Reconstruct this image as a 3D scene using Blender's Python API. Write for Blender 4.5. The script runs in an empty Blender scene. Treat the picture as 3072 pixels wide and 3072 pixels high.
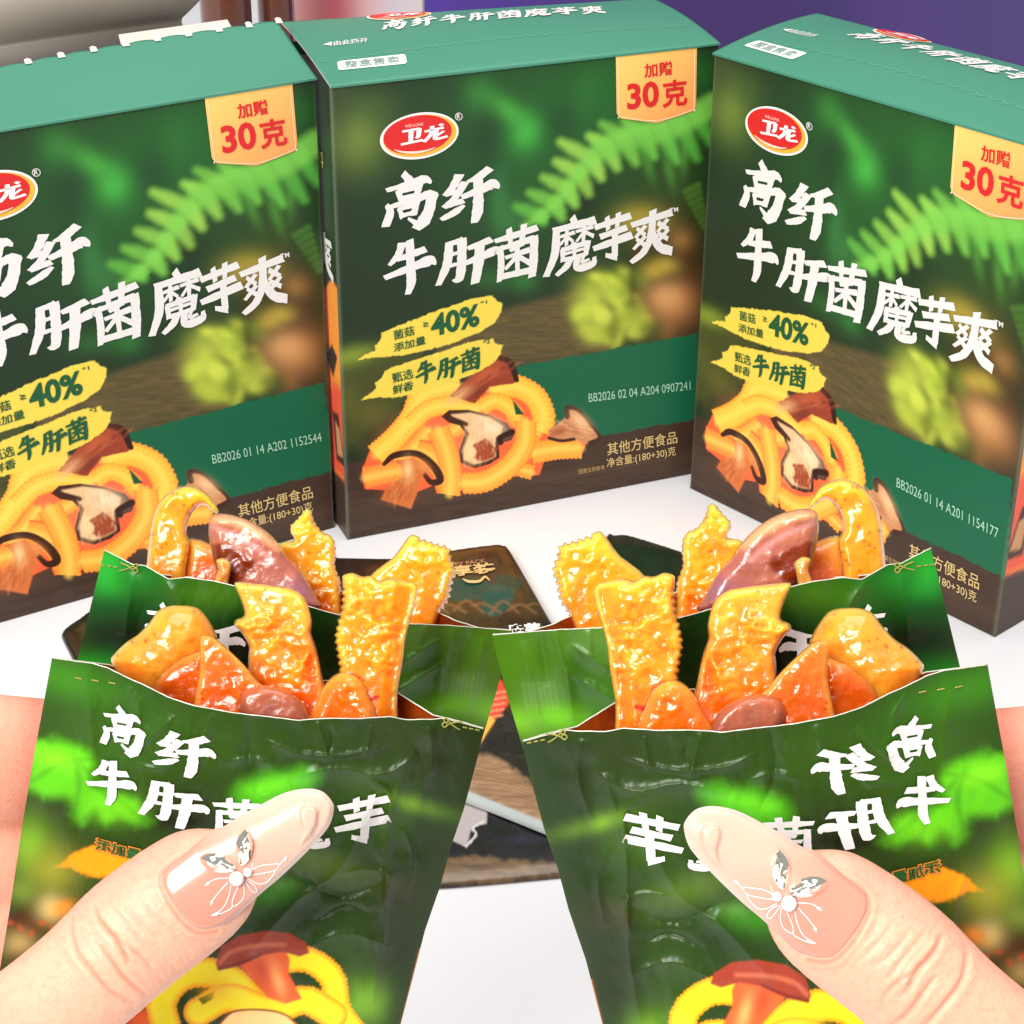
import bpy, math, random
import numpy as np
from mathutils import Matrix, Vector
from mathutils.geometry import delaunay_2d_cdt

random.seed(3)
SC = bpy.context.scene
COL = SC.collection

# ------------------------------------------------------------------ camera
S = 0.165                      # width of one display carton in metres
F = 5927.3                     # focal length in pixels of a 3072 px frame
PITCH, ROLL, CAMH = 0.50332, 0.00744, 2.51945 * S
CP, SP = math.cos(PITCH), math.sin(PITCH)
_fw = np.array([0, CP, -SP]); _u0 = np.array([0, SP, CP]); _r0 = np.array([1., 0, 0])
RGT = _r0 * math.cos(ROLL) + _u0 * math.sin(ROLL)
UPV = -_r0 * math.sin(ROLL) + _u0 * math.cos(ROLL)
CPOS = np.array([0, 0, CAMH])
cam = bpy.data.cameras.new('camera'); cam_o = bpy.data.objects.new('camera', cam); COL.objects.link(cam_o)
cam.sensor_width = 36; cam.lens = F * 36 / 3072; cam.clip_start = 0.01; cam.clip_end = 50
m = Matrix.Identity(4)
for i in range(3):
    m[i][0] = RGT[i]; m[i][1] = UPV[i]; m[i][2] = -_fw[i]; m[i][3] = CPOS[i]
cam_o.matrix_world = m
SC.camera = cam_o

# ------------------------------------------------------------------ light
w = bpy.data.worlds.new('World'); SC.world = w; w.use_nodes = True
w.node_tree.nodes['Background'].inputs[0].default_value = (1, 0.985, 0.97, 1)
w.node_tree.nodes['Background'].inputs[1].default_value = 0.3
def lamp(name, loc, target, size, power, col=(1, 1, 1)):
    l = bpy.data.lights.new(name, 'AREA'); l.shape = 'RECTANGLE'; l.size = size[0]; l.size_y = size[1]
    l.energy = power; l.color = col
    o = bpy.data.objects.new(name, l); COL.objects.link(o); o.location = loc
    o.rotation_euler = (Vector(target) - Vector(loc)).to_track_quat('-Z', 'Y').to_euler()
lamp('ceiling_lamp', (0.15, 0.55, 1.7), (0, 0.6, 0), (1.6, 1.0), 15, (1, 0.98, 0.95))
lamp('shop_lamp', (-0.8, -1.3, 1.75), (0, 0.5, 0.1), (1.0, 1.0), 56, (1, 0.975, 0.94))
SC.view_settings.view_transform = 'Standard'; SC.view_settings.look = 'None'
SC.view_settings.gamma = 1; SC.view_settings.use_curve_mapping = False; SC.view_settings.exposure = 0.42

# ------------------------------------------------------------------ helpers
def lin(c):
    c = np.asarray(c, float) / 255
    return np.where(c <= 0.04045, c / 12.92, ((c + 0.055) / 1.055) ** 2.4)

def P3(px, py, d):
    """point at depth d (metres) under a point of a 1932 px wide frame"""
    px, py, d = np.broadcast_arrays(np.asarray(px, float), py, d)
    X = (px * 3072 / 1932 - 1536) / F * d; Y = -(py * 3072 / 1932 - 1536) / F * d
    return CPOS + X[..., None] * RGT + Y[..., None] * UPV + d[..., None] * _fw

def onplane(px, py, z=0.0):
    a = P3(px, py, 1.0) - CPOS
    t = (z - CAMH) / a[..., 2]
    return CPOS + a * t[..., None]

def to_px(P):
    P = np.asarray(P) - CPOS
    f = P @ _fw
    return np.stack([(1536 + F * (P @ RGT) / f), (1536 - F * (P @ UPV) / f)], -1) * 1932 / 3072

_rng = np.random.RandomState(5); _lat = _rng.rand(256, 256)
def vn(x, y, s=0):
    x = np.asarray(x, float) + s * 37.7; y = np.asarray(y, float) + s * 91.3
    xi = np.floor(x).astype(int); yi = np.floor(y).astype(int); fx = x - xi; fy = y - yi
    fx = fx * fx * fx * (fx * (fx * 6 - 15) + 10); fy = fy * fy * fy * (fy * (fy * 6 - 15) + 10)
    g = lambda a, b: _lat[a & 255, b & 255]
    return (g(xi, yi) * (1 - fx) + g(xi + 1, yi) * fx) * (1 - fy) + (g(xi, yi + 1) * (1 - fx) + g(xi + 1, yi + 1) * fx) * fy
def fbm(x, y, s=0, o=4):
    r = 0; a = .5
    for k in range(o):
        r = r + a * vn(x * 2 ** k, y * 2 ** k, s + k); a *= .5
    return r
def sst(e0, e1, x):
    t = np.clip((x - e0) / (e1 - e0), 0, 1); return t * t * (3 - 2 * t)

def cat(pts, n=8, closed=False):
    p = np.asarray(pts, float)
    if closed: q = np.vstack([p[-1], p, p[0], p[1]])
    else: q = np.vstack([2 * p[0] - p[1], p, 2 * p[-1] - p[-2]])
    out = []
    for i in range(1, len(q) - 2):
        for k in range(n):
            t = k / n
            out.append(.5 * ((2 * q[i]) + (-q[i - 1] + q[i + 1]) * t + (2 * q[i - 1] - 5 * q[i] + 4 * q[i + 1] - q[i + 2]) * t * t + (-q[i - 1] + 3 * q[i] - 3 * q[i + 1] + q[i + 2]) * t ** 3))
    if not closed: out.append(q[-2])
    return np.array(out)

def resample(p, h, closed=True):
    p = np.asarray(p, float)
    if closed: p = np.vstack([p, p[0]])
    s = np.r_[0, np.cumsum(np.hypot(*np.diff(p[:, :2], axis=0).T))]
    n = max(3, int(round(s[-1] / h)))
    t = np.linspace(0, s[-1], n + (0 if closed else 1), endpoint=not closed)
    return np.stack([np.interp(t, s, p[:, k]) for k in range(p.shape[1])], 1)

def segdist(x, y, p, closed=False):
    """distance to a polyline, and the fractional index of the nearest point"""
    best = np.full(x.shape, 1e18); idx = np.zeros(x.shape)
    n = len(p) if closed else len(p) - 1
    for i in range(n):
        a = p[i]; b = p[(i + 1) % len(p)]; d = b - a; L = d @ d + 1e-12
        t = np.clip(((x - a[0]) * d[0] + (y - a[1]) * d[1]) / L, 0, 1)
        q = (x - a[0] - t * d[0]) ** 2 + (y - a[1] - t * d[1]) ** 2
        k = q < best; best = np.where(k, q, best); idx = np.where(k, i + t, idx)
    return np.sqrt(best), idx
def inside(x, y, p):
    c = np.zeros(x.shape, bool)
    for i in range(len(p)):
        a = p[i]; b = p[i - 1]
        k = (a[1] > y) != (b[1] > y)
        with np.errstate(divide='ignore', invalid='ignore'):
            c ^= k & (x < (b[0] - a[0]) * (y - a[1]) / (b[1] - a[1] + 1e-18) + a[0])
    return c

class Paint:
    """colours of a printed surface, worked out per vertex"""
    def __init__(s, x, y, base):
        s.x = np.asarray(x, float); s.y = np.asarray(y, float); s.c = np.tile(lin(base), (len(s.x), 1))
    def mix(s, k, a, col):
        col = lin(col) if np.ndim(col) == 1 else col
        s.c[k] = s.c[k] * (1 - a[:, None]) + col * a[:, None]
    def _box(s, p, pad):
        p = np.asarray(p)
        return np.nonzero((s.x > p[:, 0].min() - pad) & (s.x < p[:, 0].max() + pad) & (s.y > p[:, 1].min() - pad) & (s.y < p[:, 1].max() + pad))[0]
    def blob(s, x, y, rx, ry, col, a=1, rot=0, pw=1.0):
        R = 2.2 * max(rx, ry); k = s._box([(x - R, y - R), (x + R, y + R)], 0)
        if not len(k): return
        dx = s.x[k] - x; dy = s.y[k] - y; c, q = math.cos(rot), math.sin(rot)
        r = (((dx * c + dy * q) / rx) ** 2 + ((-dx * q + dy * c) / ry) ** 2) ** pw
        s.mix(k, a * np.exp(-r), col)
    def poly(s, p, col, soft=1.5, a=1, jag=0, js=14, seed=0, sm=0, grain=0):
        p = np.asarray(p, float)
        if sm: p = cat(p, sm, True)
        k = s._box(p, soft * 2 + jag)
        if not len(k): return
        x, y = s.x[k], s.y[k]
        d, _ = segdist(x, y, p, True); d = np.where(inside(x, y, p), d, -d)
        if jag: d = d + jag * (fbm(x / js, y / js, seed + 3) * 2 - 1)
        al = a * sst(-soft, soft, d)
        if grain: al = al * np.clip(1 - grain * (fbm(x / 40, y / 6, 2) - .2) * 1.6, 0, 1)
        s.mix(k, al, col)
    def line(s, pts, wd, col, soft=1.5, a=1, sm=6, edge=None, ew=.35, tick=0, tcol=None, ruff=0, rp=9, flat=False):
        p = np.asarray(pts, float); wd = np.broadcast_to(np.asarray(wd, float), (len(p),))
        q = np.c_[p, wd]
        if sm: q = cat(q, sm)
        k = s._box(q, q[:, 2].max() + soft * 2 + ruff)
        if not len(k): return
        x, y = s.x[k], s.y[k]
        d, ix = segdist(x, y, q[:, :2]); ww = np.interp(ix, range(len(q)), q[:, 2])
        arc = np.r_[0, np.cumsum(np.hypot(*np.diff(q[:, :2], axis=0).T))]; l = np.interp(ix, range(len(q)), arc)
        if ruff and rp: ww = ww + ruff * np.sin(l * 2 * math.pi / rp)
        al = a * sst(-soft, soft, ww - d)
        if flat: al = al * ((ix > 1e-6) & (ix < len(q) - 1 - 1e-6))
        c = np.tile(lin(col), (len(k), 1))
        if edge is not None:
            e = sst(1 - ew * 2, 1, d / np.maximum(ww, 1e-6))[:, None]; c = c * (1 - e) + lin(edge) * e
        if tick:
            e = ((np.sin(l * 2 * math.pi / tick) > .75) & (d > ww * .35) & (d < ww * .9))[:, None] * .55; c = c * (1 - e) + lin(tcol) * e
        s.mix(k, al, c)

def mat(name, col=(200, 200, 200), rough=.5, vcol=False, metal=0, coat=0, sss=0, rad=(.003, .0012, .0006), bump=0, bscale=300, spec=.5, mott=0, trans=0, emit=0, csc=1.0, ior=1.45):
    M = bpy.data.materials.new(name); M.use_nodes = True; N = M.node_tree.nodes; L = M.node_tree.links
    b = N['Principled BSDF']
    b.inputs['Roughness'].default_value = rough; b.inputs['Metallic'].default_value = metal
    b.inputs['Coat Weight'].default_value = coat; b.inputs['Coat Roughness'].default_value = .06
    b.inputs['Specular IOR Level'].default_value = spec; b.inputs['IOR'].default_value = ior
    b.inputs['Transmission Weight'].default_value = trans
    if sss:
        b.inputs['Subsurface Weight'].default_value = sss; b.inputs['Subsurface Radius'].default_value = rad; b.inputs['Subsurface Scale'].default_value = 1.0
    tc = N.new('ShaderNodeTexCoord')
    if vcol:
        a = N.new('ShaderNodeVertexColor'); a.layer_name = 'Col'; src = a.outputs['Color']
    else:
        a = N.new('ShaderNodeRGB'); a.outputs[0].default_value = (*lin(col), 1); src = a.outputs[0]
    if mott:
        n = N.new('ShaderNodeTexNoise'); n.inputs['Scale'].default_value = bscale * .6; n.inputs['Detail'].default_value = 5
        L.new(tc.outputs['Object'], n.inputs['Vector'])
        r = N.new('ShaderNodeMapRange'); r.inputs['From Min'].default_value = .3; r.inputs['From Max'].default_value = .7
        r.inputs['To Min'].default_value = 1 - mott; r.inputs['To Max'].default_value = 1 + mott
        L.new(n.outputs['Fac'], r.inputs['Value'])
        x = N.new('ShaderNodeVectorMath'); x.operation = 'SCALE'
        L.new(src, x.inputs[0]); L.new(r.outputs['Result'], x.inputs['Scale']); src = x.outputs[0]
    L.new(src, b.inputs['Base Color'])
    if bump:
        n = N.new('ShaderNodeTexNoise'); n.inputs['Scale'].default_value = bscale; n.inputs['Detail'].default_value = 4
        L.new(tc.outputs['Object'], n.inputs['Vector'])
        u = N.new('ShaderNodeBump'); u.inputs['Strength'].default_value = bump; u.inputs['Distance'].default_value = .0006
        L.new(n.outputs['Fac'], u.inputs['Height']); L.new(u.outputs['Normal'], b.inputs['Normal'])
    return M

def mesh(name, V, Fc, material, parent=None, col=None, smooth=True, flip=False):
    V = np.asarray(V, float); me = bpy.data.meshes.new(name)
    assert max(max(f) for f in Fc) < len(V), name
    if isinstance(Fc, np.ndarray):
        if flip: Fc = Fc[:, ::-1]
        n, k = Fc.shape
        me.vertices.add(len(V)); me.vertices.foreach_set('co', V.ravel())
        me.loops.add(n * k); me.loops.foreach_set('vertex_index', Fc.astype(np.int32).ravel())
        me.polygons.add(n); me.polygons.foreach_set('loop_start', np.arange(0, n * k, k, dtype=np.int32))
        me.polygons.foreach_set('loop_total', np.full(n, k, dtype=np.int32))
        me.update(calc_edges=True)
    else:
        if flip: Fc = [f[::-1] for f in Fc]
        me.from_pydata(V.tolist(), [], [list(f) for f in Fc]); me.update()
    me.validate()
    if smooth: me.polygons.foreach_set('use_smooth', np.ones(len(me.polygons), bool))
    if col is not None: setcol(me, col)
    me.materials.append(material)
    o = bpy.data.objects.new(name, me); COL.objects.link(o)
    if parent: o.parent = parent
    return o
def setcol(me, c):
    c = np.asarray(c, float); at = me.color_attributes.new('Col', 'FLOAT_COLOR', 'POINT')
    at.data.foreach_set('color', np.c_[np.clip(c, 0, 1), np.ones(len(c))].ravel())
def gridfaces(nx, ny, off=0):
    i = np.arange(nx - 1)[None, :] + np.arange(ny - 1)[:, None] * nx
    i = i.ravel() + off
    return np.stack([i, i + 1, i + 1 + nx, i + nx], 1)
def empty(name, loc=(0, 0, 0), rz=0):
    o = bpy.data.objects.new(name, None); COL.objects.link(o); o.location = loc; o.rotation_euler = (0, 0, rz); o.empty_display_size = .02
    return o
def tag(o, label=None, cat_=None, group=None, kind=None):
    if label: o['label'] = label
    if cat_: o['category'] = cat_
    if group: o['group'] = group
    if kind: o['kind'] = kind
    return o

def cdt(outline, h, margin=.55):
    """triangles filling an outline; boundary vertices come first"""
    p = np.asarray(outline, float); lo = p.min(0); hi = p.max(0)
    gx = np.arange(lo[0], hi[0], h); gy = np.arange(lo[1], hi[1], h * .866)
    X, Y = np.meshgrid(gx, gy); X = X + (np.arange(len(gy)) % 2)[:, None] * h / 2; X = X.ravel(); Y = Y.ravel()
    k = inside(X, Y, p); X = X[k]; Y = Y[k]
    d, _ = segdist(X, Y, p, True); k = d > h * margin
    q = np.vstack([p, np.c_[X[k], Y[k]]])
    n = len(p)
    r = delaunay_2d_cdt([Vector(v) for v in q], [], [list(range(n))], 1, 1e-7, False)
    V = np.array([tuple(v) for v in r[0]]); Fs = np.array([list(f) for f in r[2]], dtype=int)
    c = V[Fs].mean(1); return V, Fs[inside(c[:, 0], c[:, 1], p)]

# --- lettering ---------------------------------------------------
_fc = {}
def glyphs(txt, bold=0):
    """the outline of a line of text, filled, scaled to the unit square (y up)"""
    k = (txt, bold)
    if k in _fc: return _fc[k]
    cu = bpy.data.curves.new('t', 'FONT'); cu.body = txt; cu.size = 1; cu.offset = bold; cu.resolution_u = 3; cu.fill_mode = 'FRONT'; cu.dimensions = '2D'
    o = bpy.data.objects.new('t', cu); me = o.to_mesh()
    V = np.array([v.co[:2] for v in me.vertices]); Fs = [tuple(p.vertices) for p in me.polygons]
    o.to_mesh_clear(); bpy.data.objects.remove(o); bpy.data.curves.remove(cu)
    lo = V.min(0); V = (V - lo) / (V.max(0) - lo)
    _fc[k] = (V, Fs); return _fc[k]

STROKES = {
'高': [[(43,-2,6),(53,12,8)],[(12,24,4),(50,18,6),(78,13,8),(90,20,3)],[(31,28,5),(36,47,5)],[(33,30,4),(68,25,5)],[(69,23,6),(62,45,6)],[(36,43,4),(62,40,4)],[(10,52,4),(15,66,7),(6,90,7)],[(10,57,4),(60,48,6),(86,42,8),(97,50,7)],[(90,44,9),(84,70,10),(73,90,12),(60,102,7)],[(66,98,8),(46,82,2)],[(31,61,4),(36,78,5)],[(33,62,4),(62,57,5)],[(62,55,6),(56,76,6)],[(36,75,4),(56,72,4)]],
'纤': [[(32,4,8),(22,24,7),(8,40,5)],[(8,40,4),(34,34,5)],[(42,20,7),(26,46,6),(6,64,5)],[(6,64,4),(38,56,6)],[(0,88,4),(22,78,7),(40,66,3)],[(86,-2,8),(66,12,7),(48,18,3)],[(38,48,5),(70,38,8),(92,30,10),(103,38,3)],[(66,12,8),(66,50,9),(64,80,10),(58,102,6)]],
'牛': [[(36,2,8),(28,22,7),(10,40,4)],[(26,32,4),(55,25,7),(82,19,7)],[(0,64,5),(50,52,8),(90,43,10),(103,50,3)],[(52,-2,8),(52,50,9),(52,80,10),(45,102,6)]],
'肝': [[(19,4,7),(16,50,8),(2,95,5)],[(18,8,5),(42,2,7)],[(41,2,8),(41,50,8),(38,86,8),(28,92,4)],[(20,32,4),(38,29,4)],[(19,57,4),(38,53,4)],[(52,23,5),(90,11,8)],[(46,56,5),(80,44,9),(100,37,9),(106,46,3)],[(72,16,8),(70,60,9),(65,102,7)]],
'菌': [[(0,18,5),(50,11,7),(97,3,7)],[(32,-2,7),(35,25,6)],[(67,-6,7),(62,23,6)],[(11,32,7),(12,70,8),(7,101,6)],[(12,35,5),(90,24,7)],[(91,22,9),(88,70,10),(84,100,9)],[(12,93,6),(86,88,7)],[(64,32,4),(34,42,4)],[(23,55,4),(79,46,6)],[(50,38,6),(50,86,5)],[(48,56,5),(22,78,4)],[(52,56,5),(79,73,6)]],
'魔': [[(49,-4,7),(55,9,7)],[(10,15,6),(96,8,8)],[(15,13,8),(14,60,9),(-2,100,7)],[(24,29,3),(54,25,4)],[(38,20,4),(38,47,4)],[(36,33,3),(24,45,3)],[(40,32,3),(52,42,3)],[(58,24,3),(93,20,4)],[(75,15,4),(74,45,4)],[(72,29,3),(60,43,3)],[(78,28,3),(95,38,4)],[(54,45,5),(48,53,4)],[(30,54,5),(32,76,5)],[(30,55,5),(84,49,5)],[(84,48,6),(80,72,6)],[(32,64,3),(82,59,3)],[(32,75,4),(80,71,4)],[(56,50,4),(56,72,4)],[(48,74,7),(40,88,7),(20,102,4)],[(62,72,7),(64,95,7),(96,92,7),(99,80,4)],[(76,75,3),(72,85,3),(88,82,3)]],
'芋': [[(2,16,7),(97,4,8)],[(34,-2,7),(37,26,6)],[(65,-6,7),(62,23,6)],[(17,40,7),(87,30,8)],[(-2,65,7),(101,50,10)],[(56,34,8),(56,92,9)],[(60,95,8),(32,86,5)]],
'爽': [[(4,20,7),(95,8,8)],[(52,-2,9),(50,50,9),(34,84,8),(6,102,6)],[(54,50,8),(72,80,10),(99,93,9)],[(16,30,4),(35,47,5)],[(35,28,5),(13,49,4)],[(16,53,4),(35,69,5)],[(35,51,5),(10,74,4)],[(66,26,5),(89,43,5)],[(87,22,5),(65,45,4)],[(66,49,5),(89,64,5)],[(89,45,5),(65,68,4)]],
}
def brush(ch, n=6):
    """a brush-lettered character as filled ribbons in a 0..1 box, y down; returns verts, faces, layer"""
    V = []; Fs = []; lay = []
    r = random.Random(ord(ch))
    for si, st in enumerate(STROKES[ch]):
        q = cat(st, n); t = np.gradient(q[:, :2], axis=0); t /= np.hypot(*t.T)[:, None] + 1e-9
        nrm = np.c_[-t[:, 1], t[:, 0]]; w_ = q[:, 2] * 1.0
        w_ = w_ * (1 + .1 * np.array([r.uniform(-1, 1) for _ in w_]))
        sk = w_ * .55
        A = q[:, :2] + nrm * w_[:, None]; B = q[:, :2] - nrm * w_[:, None]
        A[0] -= t[0] * sk[0] * .2; B[0] -= t[0] * sk[0] * 1.2; A[-1] += t[-1] * sk[-1] * 1.2; B[-1] += t[-1] * sk[-1] * .1
        o = len(V)
        for a, b in zip(A, B): V += [a / 100, b / 100]
        lay += [si] * (2 * len(q))
        for i in range(len(q) - 1): Fs.append((o + 2 * i, o + 2 * i + 2, o + 2 * i + 3, o + 2 * i + 1))
    return np.array(V), Fs, np.array(lay, float)

class Ink:
    """collects flat printed shapes given in picture points and lays them on a surface"""
    def __init__(s): s.V = []; s.F = []; s.C = []
    def add(s, V, Fs, col=None):
        o = len(s.V); s.V += [tuple(v) for v in V]; s.F += [tuple(o + i for i in f) for f in Fs]; s.C += [lin(col if col else (255, 255, 255))] * len(V)
    def build(s, name, m_, parent, flip=False):
        return mesh(name, s.V, s.F, m_, parent, np.array(s.C), smooth=False, flip=flip)
def affine(V, bl, br, tl):
    bl, br, tl = (np.asarray(a, float) for a in (bl, br, tl))
    return bl + V[:, :1] * (br - bl) + V[:, 1:2] * (tl - bl)

def tube(pts, rad, n=8, cap=True):
    p = np.asarray(pts, float); rad = np.broadcast_to(rad, (len(p),)); T = np.gradient(p, axis=0); T /= np.linalg.norm(T, axis=1)[:, None] + 1e-12
    u = np.cross(T[0], [0.3, .2, .9]); u /= np.linalg.norm(u); V = []; Fs = []
    for i in range(len(p)):
        u = u - T[i] * (u @ T[i]); u /= np.linalg.norm(u); v = np.cross(T[i], u)
        for k in range(n):
            a = 2 * math.pi * k / n; V.append(p[i] + rad[i] * (math.cos(a) * u + math.sin(a) * v))
    for i in range(len(p) - 1):
        for k in range(n): Fs.append((i * n + k, i * n + (k + 1) % n, (i + 1) * n + (k + 1) % n, (i + 1) * n + k))
    if cap: Fs.append(tuple(range(n))[::-1]); Fs.append(tuple(range((len(p) - 1) * n, len(p) * n)))
    return V, Fs

# ------------------------------------------------------------------ materials
M_print = mat('printed_card', vcol=True, rough=.42, bump=.12, bscale=1800, spec=.35)
M_card = mat('card_lid_green', (66, 134, 110), rough=.42, bump=.12, bscale=1600, spec=.5)
M_cardw = mat('card_white_core', (208, 203, 195), rough=.7)
M_grey = mat('card_grey_inside', (150, 146, 138), rough=.7, mott=.06, bscale=60)
M_silver = mat('silver_board', (196, 187, 174), rough=.55, metal=.1)
M_white = mat('white_ink', (228, 225, 222), rough=.5)
M_inkc = mat('colour_ink', vcol=True, rough=.42)
M_gold = mat('gold_print', vcol=True, rough=.35, coat=.2)
M_film = mat('printed_film', vcol=True, rough=.33, spec=.34, bump=.08, bscale=260)
M_foil = mat('foil_inside', vcol=True, rough=.25, metal=.5, bump=.25, bscale=300)
M_edge = mat('cut_film_edge', (222, 222, 205), rough=.3, metal=.3)
M_goldline = mat('gold_line_ink', (150, 148, 70), rough=.35)
M_food = mat('konjac', vcol=True, rough=.2, coat=.45, spec=.5, sss=.85, rad=(.008, .0038, .0011), bump=.35, bscale=650, mott=.16)
M_mush = mat('mushroom_flesh', vcol=True, rough=.26, coat=.35, sss=.3, rad=(.003, .0012, .0007), bump=.35, bscale=600, mott=.12)
M_skin = mat('skin', vcol=True, rough=.4, sss=.5, rad=(.0026, .001, .0006), bump=.22, bscale=1900, spec=.4, mott=.04)
M_nail = mat('gel_nail', vcol=True, rough=.2, coat=.3, sss=.5, rad=(.003, .0014, .0009))
M_gem = mat('rhinestone', (250, 250, 240), rough=.05, metal=1.0)
M_pearl = mat('pearl', (255, 240, 238), rough=.12, coat=1, sss=.3)
M_table = mat('white_tabletop', (226, 226, 230), rough=.3, bump=.03, bscale=30, mott=.015)
M_sachet = mat('black_sachet_film', vcol=True, rough=.3, coat=.25, bump=.12, bscale=90)

# ------------------------------------------------------------------ setting
tb = mesh('tabletop', [(-3, -.2, -.04), (3, -.2, -.04), (3, 3, -.04), (-3, 3, -.04), (-3, -.2, 0), (3, -.2, 0), (3, 3, 0), (-3, 3, 0)],
          [(0, 3, 2, 1), (4, 5, 6, 7), (0, 1, 5, 4), (1, 2, 6, 5), (2, 3, 7, 6), (3, 0, 4, 7)], M_table, smooth=False)
tb['kind'] = 'structure'

# ------------------------------------------------------------------ display cartons
H, D = 1.19093, 0.386
BOX = {'L': (-0.88326, 4.21788, 0.56021), 'M': (0.03892, 4.60928, 0.39405), 'R': (0.81408, 4.3443, -0.83673)}
_my = BOX['M'][2]; _mr = np.array([math.cos(_my), math.sin(_my), 0]); _mb = np.array([-math.sin(_my), math.cos(_my), 0])
_m0 = np.array([BOX['M'][0], BOX['M'][1], 0]) * S
def Muv(x, y):
    """full-size picture point of the middle carton -> (u, v) on its front"""
    a = P3(np.asarray(x, float) * 1932 / 3072, np.asarray(y, float) * 1932 / 3072, 1.0) - CPOS
    t = ((_m0 - CPOS) @ _mb) / (a @ _mb)
    q = CPOS + a * t[..., None] - _m0
    return (q @ _mr) / S + .5, q[..., 2] / S
def uvM(u, v):
    q = _m0 + ((np.asarray(u) - .5) * S)[..., None] * _mr + (np.asarray(v) * S)[..., None] * np.array([0, 0, 1.])
    return to_px(q) * 3072 / 1932
A2 = lambda p: [(850 + .6729 * x, .6729 * y) + tuple(r) for x, y, *r in p]
A5 = lambda p: [(900 + .647 * x, 800 + .647 * y) + tuple(r) for x, y, *r in p]

def front_art(x, y):
    p = Paint(x, y, (36, 54, 34))
    def b2(a, b, rx, ry, c, al=1, rot=0): (X, Y), = A2([(a, b)]); p.blob(X, Y, rx * .673, ry * .673, c, al, rot)
    def b5(a, b, rx, ry, c, al=1, rot=0): (X, Y), = A5([(a, b)]); p.blob(X, Y, rx * .647, ry * .647, c, al, rot)
    # far foliage
    b2(1150, 650, 480, 420, (40, 96, 44), .95); b2(1500, 420, 300, 180, (36, 104, 46), .75); b2(1700, 900, 260, 300, (46, 74, 30), .8)
    b2(330, 620, 130, 150, (116, 138, 62), .75); b2(420, 480, 110, 80, (70, 92, 50), .5); b2(260, 420, 60, 200, (62, 78, 52), .6)
    b2(880, 440, 70, 90, (58, 128, 58), .8); b2(1000, 500, 120, 50, (74, 158, 64), .9, .6); b2(1080, 600, 70, 80, (70, 166, 68), .9, .5)
    b2(1330, 480, 60, 160, (48, 112, 48), .6, .3); b2(960, 880, 40, 150, (54, 118, 66), .8); b2(1010, 980, 70, 90, (60, 120, 64), .7)
    b2(1250, 560, 90, 110, (30, 66, 38), .7); b2(1330, 900, 150, 150, (30, 46, 26), .8); b2(900, 620, 90, 200, (30, 52, 34), .6)
    b2(1780, 330, 140, 90, (40, 110, 40), .7)
    # fern
    sp = np.array(A2([(1075, 1015), (1170, 950), (1240, 880), (1300, 800), (1360, 730), (1440, 660), (1540, 615), (1660, 590), (1780, 550), (1920, 470)]))
    q = resample(cat(sp, 8), 60, False); r = random.Random(2)
    for i in range(1, len(q) - 1):
        f = i / len(q); t = q[i + 1] - q[i - 1]; t /= np.hypot(*t)
        for sd in (-1, 1):
            if sd < 0: dr = np.array([-.93, -.32]) * (1 - .4 * f) + np.array([.1, -.9]) * .4 * f; L = (62 + 34 * math.sin(math.pi * f)) * r.uniform(.75, 1.3)
            else: dr = np.array([.42, .9]); L = (34 + 104 * f ** .8) * r.uniform(.65, 1.25)
            dr = dr / np.hypot(*dr); c = np.array((98, 180, 72)) + np.array((56, 22, 14)) * math.exp(-((f - .35) / .22) ** 2) - r.random() * np.array((18, 22, 10))
            e = q[i] + dr * L
            p.line([q[i], (q[i] + e) / 2, e - dr * 14], [19, 20, 12], c, soft=15, a=.92, sm=3)
    p.line(sp, [8, 12, 16, 20, 24, 28, 32, 34, 34, 34], (126, 196, 82), soft=17, a=.75)
    for a in ((1720, 760, -.2), (1790, 690, .1), (1620, 720, -.3)): b2(a[0], a[1], 24, 90, (84, 150, 56), .6, a[2])
    b2(1600, 640, 200, 40, (104, 172, 66), .5, -.2)
    for k in range(7):
        p.line(A2([(1790 + 14 * k, 860 + 26 * k), (1850 + 5 * k, 830 + 30 * k)]), 9, (80, 130, 50), soft=7, a=.6, sm=0)
    # toadstools, moss and the log
    b2(1720, 1130, 130, 220, (66, 48, 26), .9); b5(1790, 120, 70, 230, (74, 48, 30), .9); b2(1560, 1250, 150, 80, (60, 70, 26), .8)
    p.poly(A5([(560, 330), (940, 205), (1280, 120), (1330, 300), (1500, 380), (1440, 400), (1000, 480), (900, 460), (700, 460)]), (104, 88, 56), soft=16, grain=.5)
    p.poly(A5([(180, 400), (330, 385), (560, 330), (640, 560), (420, 700), (190, 900)]), (70, 76, 36), soft=26, jag=20, js=50)
    b5(240, 420, 120, 45, (132, 150, 54), .8, -.25); b5(330, 680, 90, 60, (104, 100, 44), .6); b5(230, 620, 50, 90, (92, 96, 42), .6); b5(900, 60, 120, 50, (46, 106, 50), .6); b5(1040, 70, 60, 50, (52, 118, 56), .7)
    b2(1590, 985, 105, 66, (160, 148, 58), 1); b2(1600, 1010, 96, 44, (164, 146, 60), .7); b2(1590, 1130, 42, 120, (84, 66, 26), .8)
    rm = random.Random(4); mp = np.array([(1290, 100), (1400, 30), (1520, 20), (1560, 150), (1640, 260), (1560, 330), (1440, 360), (1320, 300), (1262, 210)], float)
    for k in range(90):
        a_, c_ = rm.uniform(1262, 1640), rm.uniform(20, 360)
        if inside(np.array([a_]), np.array([c_]), mp)[0]: v_ = rm.random(); b5(a_, c_, rm.uniform(22, 52), rm.uniform(18, 44), (134 + 66 * v_, 156 + 54 * v_, 50 + 34 * v_), .75, rm.uniform(0, 3))
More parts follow.
